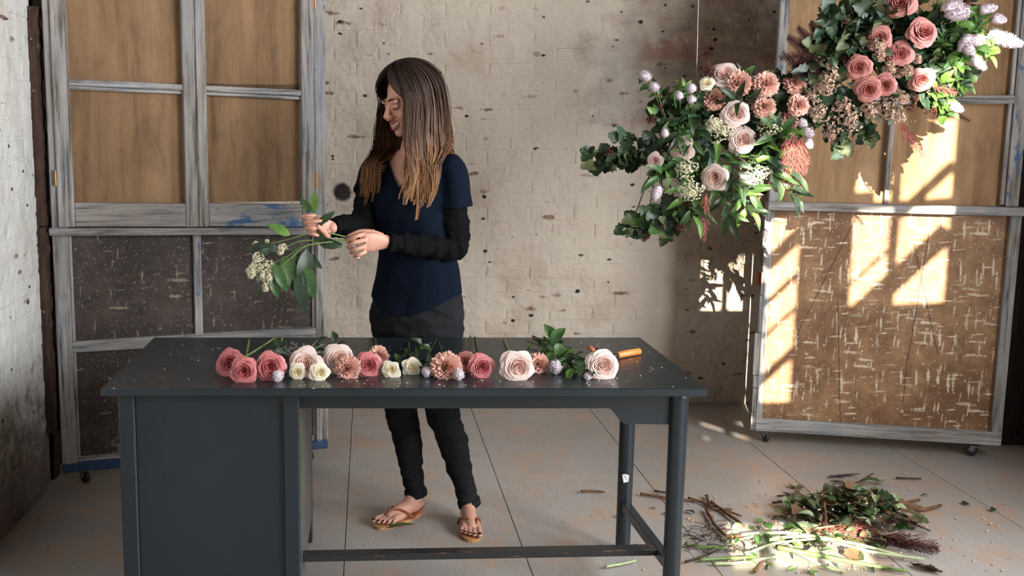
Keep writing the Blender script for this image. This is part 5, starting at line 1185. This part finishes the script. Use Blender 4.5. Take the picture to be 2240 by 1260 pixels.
# foliage: named sprigs that shape the outline, then filler sprigs inside
sg = 'leafy sprigs in the hanging cloud'
def hs(label, P, n, kinds, mats, size, D=None, **kw):
    pts = [U(x, y, (D or Dc)+.06-.06*i/(len(P)-1)) for i, (x, y) in enumerate(P)]; return sprig('leaf_sprig', label.split(' in the ')[0].split(' filling ')[0].split(' joining ')[0].split(' at the ')[0].split(' rising ')[0].split(' reaching ')[0].split(' drooping ')[0]+' in the hanging cloud near '+near(*P[-1]), 'sprig', sg, pts, n, kinds, mats, size, **{'up': (RF.uniform(-.4, .4), -1, RF.uniform(.1, .8)), **kw})
LD, LM, LB_ = ['leaf_dark', 'leaf_dark', 'leaf_olive', 'leaf_blue'], ['leaf_mid', 'leaf_dark', 'leaf_mid'], ['leaf_bright', 'leaf_mid', 'leaf_bright']
for P, n in ((((1450, 320), (1370, 335), (1288, 330)), 14), (((1455, 330), (1380, 350), (1300, 362)), 14), (((1450, 340), (1400, 350), (1330, 355)), 12), (((1460, 300), (1400, 310), (1350, 300)), 8)):
    hs('dark lobed-leaf branch reaching out over the cream wall', P, n, ['lobed'], LD, (.036, .060), D=Dc+.03)
for P, n in ((((1520, 430), (1440, 470), (1370, 500)), 14), (((1530, 440), (1470, 480), (1400, 510)), 12), (((1540, 440), (1500, 480), (1460, 520)), 12), (((1500, 440), (1440, 460), (1385, 478)), 10)):
    hs('lobed-leaf branch drooping below the lower hanging cloud', P, n, ['lobed'], LD+['leaf_mid', 'leaf_olive'], (.036, .058))
for P, n in ((((1520, 260), (1460, 215), (1405, 170)), 14), (((1530, 250), (1480, 225), (1430, 200)), 12), (((1540, 240), (1510, 210), (1490, 190)), 10), (((1500, 290), (1460, 280), (1430, 250)), 10)):
    hs('green mint-leaf sprig rising at the edge of the lower cloud', P, n, ['oval'], LM+['leaf_bright'], (.028, .048))
for P in (((1520, 230), (1500, 260), (1480, 300)), ((1540, 240), (1520, 290), (1510, 310)), ((1560, 330), (1600, 360), (1640, 420)), ((1540, 320), (1570, 350), (1600, 400)), ((1560, 400), (1580, 430), (1595, 470)), ((1600, 400), (1620, 430), (1640, 460)), ((1640, 340), (1690, 350), (1735, 385)), ((1650, 330), (1690, 310), (1710, 290)), ((1690, 330), (1700, 300), (1690, 285)), ((1480, 380), (1470, 360), (1440, 385)), ((1640, 250), (1630, 230), (1610, 215)), ((1530, 400), (1500, 430), (1515, 470)), ((1600, 330), (1640, 360), (1690, 380)), ((1580, 300), (1545, 320), (1500, 345)), ((1690, 360), (1710, 400), (1730, 425))):
    hs('long-leaved green sprig in the lower hanging cloud', P, 8, ['lance'], LM+['leaf_bright', 'leaf_blue'], (.07, .115), spread=.7, D=Dc-.01)
for i in range(26):
    a = RF.uniform(0, 6.28); k = RF.random()**.5; c = (1570+k*135*math.cos(a), 305+k*125*math.sin(a)); d = (math.cos(a)*40+RF.uniform(-20, 20), math.sin(a)*40+RF.uniform(-20, 20))
    hs('dark green sprig filling the lower hanging cloud', ((c[0]-d[0], c[1]-d[1]), c, (c[0]+d[0]*.7, c[1]+d[1]*.7)), 9, [('oval',), ('lobed',), ('lance', 'oval')][i % 3], LD+LM, (.045, .075), D=Dc+.04)
for i in range(36):
    a = RF.uniform(0, 6.28); k = RF.random()**.5; c = (1895+k*150*math.cos(a), 140+k*130*math.sin(a)); d = (math.cos(a)*40+RF.uniform(-20, 20), math.sin(a)*40+RF.uniform(-20, 20))
    hs('dark green sprig filling the upper hanging cloud', ((c[0]-d[0], c[1]-d[1]), c, (c[0]+d[0]*.7, c[1]+d[1]*.7)), 9, ['lobed', 'oval'], LD+['leaf_dark', 'leaf_blue'], (.045, .075), D=Dc+.04)
for i in range(9):
    c = (1745+RF.uniform(-45, 45), 225+RF.uniform(-50, 60)); d = (RF.uniform(-35, 35), RF.uniform(-35, 35)); hs('dark green sprig joining the two hanging clouds', ((c[0]-d[0], c[1]-d[1]), c, (c[0]+d[0], c[1]+d[1])), 9, ['lobed', 'oval'], LD, (.04, .07), D=Dc+.05)
for P in (((1880, 90), (1840, 60), (1815, 20)), ((1860, 110), (1810, 100), (1775, 95)), ((1860, 80), (1830, 110), (1790, 140)), ((1880, 60), (1860, 20), (1870, -20)), ((1900, 50), (1890, 10), (1900, -30)), ((1850, 140), (1800, 160), (1765, 160)), ((1900, 110), (1860, 100), (1830, 80)), ((1880, 260), (1850, 295), (1838, 320)), ((1910, 250), (1895, 280), (1900, 300)), ((1940, 40), (1935, 10), (1930, -30)), ((1990, 40), (2000, 0), (2010, -40)), ((1960, 60), (1940, 30), (1900, 20)), ((1850, 60), (1820, 40), (1800, 60))):
    hs('dark lobed-leaf sprig in the upper hanging cloud', P, 9, ['lobed', 'lobed', 'oval'], LD, (.042, .066))
for P in (((2040, 120), (2090, 90), (2140, 60)), ((2050, 100), (2090, 60), (2120, 30)), ((2050, 130), (2100, 120), (2150, 100)), ((2070, 90), (2130, 70), (2170, 80)), ((2050, 150), (2080, 170), (2110, 190)), ((2030, 150), (2060, 150), (2100, 150)), ((2030, 200), (2050, 220), (2075, 240)), ((2060, 60), (2070, 30), (2050, -10)), ((2090, 90), (2140, 90), (2165, 120)), ((2020, 220), (2050, 235), (2070, 245)), ((2040, 80), (2060, 110), (2080, 140)), ((2070, 110), (2110, 70), (2150, 40)), ((2010, 210), (2040, 200), (2060, 180))):
    hs('bright green sprig at the sunny end of the upper cloud', P, 11, ['oval', 'oval', 'lance'], LB_, (.035, .06), D=Dc-.01)
for i in range(14):
    c = (2060+RF.uniform(-60, 55), 120+RF.uniform(-90, 100)); d = (RF.uniform(-40, 40), RF.uniform(-40, 40)); hs('mid green sprig filling the upper cloud beside the lilac spikes', ((c[0]-d[0], c[1]-d[1]), c, (c[0]+d[0], c[1]+d[1])), 9, ['oval', 'lobed'], LM, (.04, .065), D=Dc+.04)

# ================================================================ CLIPPINGS ON THE FLOOR
RF.seed(5)
def F_(px, py, z=.004): return UZ(px, py, z)
def heap(x, y):
    """height of the heap of clippings at a floor point (two mounds)"""
    h = 0
    for (px, py, rx, ry, hh) in ((1858, 1132, .29, .19, .10), (1770, 1205, .36, .15, .045)):
        c = F_(px, py, 0); h = max(h, hh*max(0, 1-((x-c.x)/rx)**2-((y-c.y)/ry)**2))
    return h
cl = 'cut leaves in the heap on the floor'
def floor_leaf(x, y, kind, mat, size, label, grp, z=None, flat=False):
    z = heap(x, y)*RF.uniform(.5, 1.02)+.008 if z is None else z; a = RF.uniform(0, 6.28)
    rt = link('cut_leaf', RF.choice(LEAF[kind]), None, label, 'leaf', grp); omat(rt, M[mat]); tl = .12 if flat else .7
    rt.matrix_world = Matrix.LocRotScale(Vector((x, y, z)), basis((math.cos(a), math.sin(a), RF.uniform(-tl*.3, tl)), (RF.uniform(-tl, tl), RF.uniform(-tl, tl*.5), 1)).to_quaternion(), Vector((size,)*3)); return rt
k = 0
while k < 210:
    px, py = RF.gauss(1862, 92), RF.gauss(1132, 38); p = F_(px, py, 0)
    if heap(p.x, p.y) < .012 and RF.random() < .85: continue
    kd = RF.choice(['lobed', 'lobed', 'oval']); mt = RF.choice(['leaf_dark', 'leaf_olive', 'leaf_mid', 'leaf_pale', 'leaf_olive', 'leaf_brown', 'leaf_brown']); sz = RF.uniform(.036, .068)
    floor_leaf(p.x, p.y, kd, mt, sz, '%s %s %s leaf in the heap of clippings on the floor' % ('large' if sz > .052 else 'small', {'leaf_dark': 'dark green', 'leaf_olive': 'olive', 'leaf_mid': 'mid green', 'leaf_pale': 'pale grey-green', 'leaf_brown': 'withered brown'}[mt], kd), cl); k += 1
for i in range(70):
    px, py = RF.gauss(1730, 85), RF.gauss(1205, 22); p = F_(px, py, 0); kd, mt = RF.choice(['oval', 'lobed', 'lance']), RF.choice(['leaf_pale', 'leaf_mid', 'leaf_olive', 'leaf_bright'])
    floor_leaf(p.x, p.y, kd, mt, RF.uniform(.03, .055), '%s %s leaf among the stems in the sunny part of the heap' % ({'leaf_pale': 'pale grey-green', 'leaf_mid': 'mid green', 'leaf_olive': 'olive', 'leaf_bright': 'bright green'}[mt], {'oval': 'oval', 'lobed': 'lobed', 'lance': 'narrow'}[kd]), 'cut leaves in the sun')
for i, (px, py, s) in enumerate(((1345, 1133, .035), (1520, 1127, .045), (1393, 1200, .035), (1455, 1128, .02), (1890, 1240, .05), (2025, 1245, .04), (2030, 1087, .03), (2105, 1105, .03), (2170, 1122, .04), (1960, 1252, .05), (1640, 1160, .03), (1430, 1115, .018))):
    p = F_(px, py, 0); floor_leaf(p.x, p.y, RF.choice(['oval', 'lobed']), RF.choice(['leaf_dark', 'leaf_mid']), s, 'single green leaf lying on the bare floor away from the heap', 'single leaves on the bare floor', .006, True)
p = F_(875, 1157, 0); o = floor_leaf(p.x-.05, p.y, 'lance', 'leaf_mid', .12, 'long green leaf lying beside her tan sandal', None, .008, True); o.matrix_world = Matrix.LocRotScale(p+Vector((-.055, -.015, .008)), basis((1, .35, 0.02)).to_quaternion(), Vector((.12, .10, .05)))
def stick(name, label, grp, P, r, mat, z=.006, thorns=0, cat='clipping'):
    pts = []
    for i, q in enumerate(P):
        b = F_(*q, 0); b.z = heap(b.x, b.y)*.95+z+r; pts.append(b)
    pts = crom(pts, 5); m = len(pts); rt = empty(name, pts[0], label, cat, grp)
    MB().tube([p+Vector((RF.uniform(-1, 1), RF.uniform(-1, 1), 0))*r*.3 for p in pts], [r*(1.1-.35*i/m) for i in range(m)], 7).build('shaft', M[mat], rt)
    for i in range(thorns):
        k = RF.randrange(1, m-1); d = Vector((RF.uniform(-1, 1), RF.uniform(-1, 1), RF.uniform(.1, .8))).normalized(); MB().tube([pts[k], pts[k]+d*RF.uniform(.008, .03)], [r*.6, r*.25], 5).build('side_shoot', M[mat], rt)
    return rt
tg = 'brown twigs on the floor'
stick('cut_twig', 'short brown twig alone on the bare floor under the desk', None, [(1272, 1080), (1298, 1080), (1323, 1082)], .0055, 'twig', cat='twig')
for P, r, th in (([(1400, 1086), (1440, 1092), (1480, 1098), (1540, 1105), (1600, 1130)], .006, 3), ([(1505, 1095), (1560, 1112), (1622, 1135)], .005, 4), ([(1555, 1105), (1590, 1130), (1628, 1158)], .007, 2), ([(1545, 1120), (1560, 1150), (1590, 1180), (1620, 1190)], .007, 5), ([(1600, 1120), (1560, 1118), (1540, 1108)], .005, 1), ([(1545, 1090), (1550, 1105), (1560, 1120)], .006, 1), ([(1430, 1078), (1470, 1085)], .004, 0), ([(1700, 1090), (1740, 1088)], .004, 0), ([(1970, 1110), (2010, 1100)], .007, 0), ([(1960, 1125), (2010, 1122), (2058, 1113)], .008, 1), ([(1930, 1130), (1995, 1122)], .008, 0), ([(1690, 1105), (1730, 1100), (1760, 1098)], .004, 2), ([(1500, 1235), (1540, 1222), (1570, 1212)], .004, 2), ([(1960, 1050), (2015, 1052)], .004, 0), ([(1805, 1100), (1800, 1140), (1808, 1170)], .005, 2), ([(1855, 1068), (1885, 1055), (1910, 1040)], .003, 0), ([(1650, 1258), (1665, 1240), (1670, 1225)], .005, 0)):
    stick('cut_twig', 'brown woody twig lying around the clippings heap on the floor', tg, P, r, 'twig' if r > .0045 else 'twig_dark', thorns=th, cat='twig')
sg2 = 'green cut stems at the near side of the heap'
for P, r, m in (([(1500, 1198), (1540, 1205), (1590, 1212)], .007, 'stem_green'), ([(1530, 1232), (1600, 1228), (1660, 1230)], .006, 'stem_green'), ([(1560, 1240), (1620, 1238), (1700, 1232)], .006, 'stem_pale'), ([(1620, 1185), (1720, 1195), (1860, 1215), (1980, 1225)], .006, 'stem_pale'), ([(1640, 1190), (1740, 1180), (1830, 1165)], .005, 'stem_pale'), ([(1660, 1210), (1760, 1205), (1900, 1225), (2020, 1230)], .006, 'stem_pale'), ([(1700, 1222), (1800, 1235), (1900, 1245), (1985, 1258)], .008, 'stem_green'), ([(1600, 1200), (1700, 1188), (1780, 1170)], .004, 'stem_pale'), ([(1740, 1228), (1800, 1245), (1850, 1258)], .005, 'stem_pale'), ([(1800, 1105), (1830, 1090), (1870, 1075)], .004, 'stem_pale'), ([(1325, 1246), (1360, 1240), (1390, 1233)], .005, 'stem_pale'), ([(1630, 1225), (1690, 1215), (1780, 1210)], .005, 'stem_pale')):
    stick('stalk_clipping', '%s %s cut stem lying %s' % ('thick' if r > .0055 else 'thin', 'green' if m == 'stem_green' else 'pale', 'under the desk' if P[0][0] < 1400 else 'on top of the leafy heap' if P[0][1] < 1150 else 'beside the dark twiglet tangle' if P[0][0] < 1600 else 'across the sunny part of the clippings'), sg2, P, r, m)
for (a, m_, b, w) in (((1810, 1050), (1850, 1045), (1880, 1042), .035), ((1815, 1058), (1850, 1060), (1875, 1062), .03), ((1930, 1165), (1980, 1160), (2035, 1168), .05), ((1900, 1180), (1970, 1190), (2050, 1205), .06), ((1880, 1200), (1960, 1205), (2040, 1220), .05), ((1990, 1238), (2030, 1250), (2060, 1258), .04)):
    h = lambda q: (lambda b_: Vector((b_.x, b_.y, heap(b_.x, b_.y)+.012)))(F_(*q, 0)); frond('fern_frond', 'burgundy fern frond discarded on the floor heap', 'fern', 'burgundy fronds on the floor', [h(a), h(m_), h(b)], w, 'frond_burgundy', 16, (0, 0, 1))
for (P, w, n) in ((((1800, 1165), (1850, 1175), (1900, 1185)), .07, 90), (((1860, 1165), (1920, 1178), (1990, 1200)), .08, 110), (((1760, 1190), (1820, 1185), (1870, 1195)), .04, 50), (((1930, 1180), (1980, 1195), (2050, 1210)), .08, 110)):
    pts = []
    for q in P: b = F_(*q, 0); b.z = heap(b.x, b.y)+.015; pts.append(b)
    plume('plume_flower', 'dark red feathery plume discarded on the floor heap', 'flower', 'discarded red plumes', pts, w, 'plume_rust' if P[0][0] < 1830 else 'seed_russet', seed=P[0][0], n=n)
# fine root-like twiglets, buds and crumbs too many to count
rr = random.Random(31); mb = MB()
for i in range(240):
    c = F_(rr.gauss(1790, 120), rr.gauss(1170, 45), 0)
    if c.y > 3.0: mb.ell((c.x, c.y, heap(c.x, c.y)+.006), .0045*rr.uniform(.5, 1.3), .0045, .004, None, 6, 4)
for i in range(60):
    c = F_(rr.uniform(1400, 2200), rr.uniform(1070, 1255), 0); mb.ell((c.x, c.y, .004), .0045*rr.uniform(.5, 1.2), .004, .0035, None, 6, 4)
mb.build('clipping_crumbs', M['floret_blush'], None, label='tiny buds and crumbs scattered through the clippings on the floor', cat='crumbs', kind='stuff')
mb = MB()
for i in range(70):
    c = F_(rr.gauss(1555, 30), rr.gauss(1185, 18), 0); c.z = .008; a = rr.uniform(0, 6.28); e = c+Vector((math.cos(a), math.sin(a)*.6, rr.uniform(0, .3)))*rr.uniform(.03, .10); mb.tube(crom([c, c.lerp(e, .5)+Vector((rr.uniform(-.01, .01), 0, .008)), e], 3), .0013, 4)
mb.build('twiglet_tangle', M['twig_dark'], None, label='tangle of fine dark twiglets beside the clippings heap', cat='twigs', kind='stuff')
mb = MB()
for i in range(420):
    c = F_(rr.gauss(1840, 75), rr.gauss(1135, 32), 0); hh = heap(c.x, c.y)
    if hh < .015: continue
    c.z = rr.uniform(.004, hh); a = rr.uniform(0, 6.28); d = Vector((math.cos(a), math.sin(a), rr.uniform(-.3, .5)))*rr.uniform(.02, .05); s = Vector((-d.y, d.x, rr.uniform(-.02, .02)))*.4; mb.add([c-d*.5, c+s, c+d*.6, c-s], [(0, 1, 2, 3)])
mb.build('leaf_litter', M['leaf_olive'], None, False, label='matted crushed leaf litter inside the floor heap', cat='leaf litter', kind='stuff')
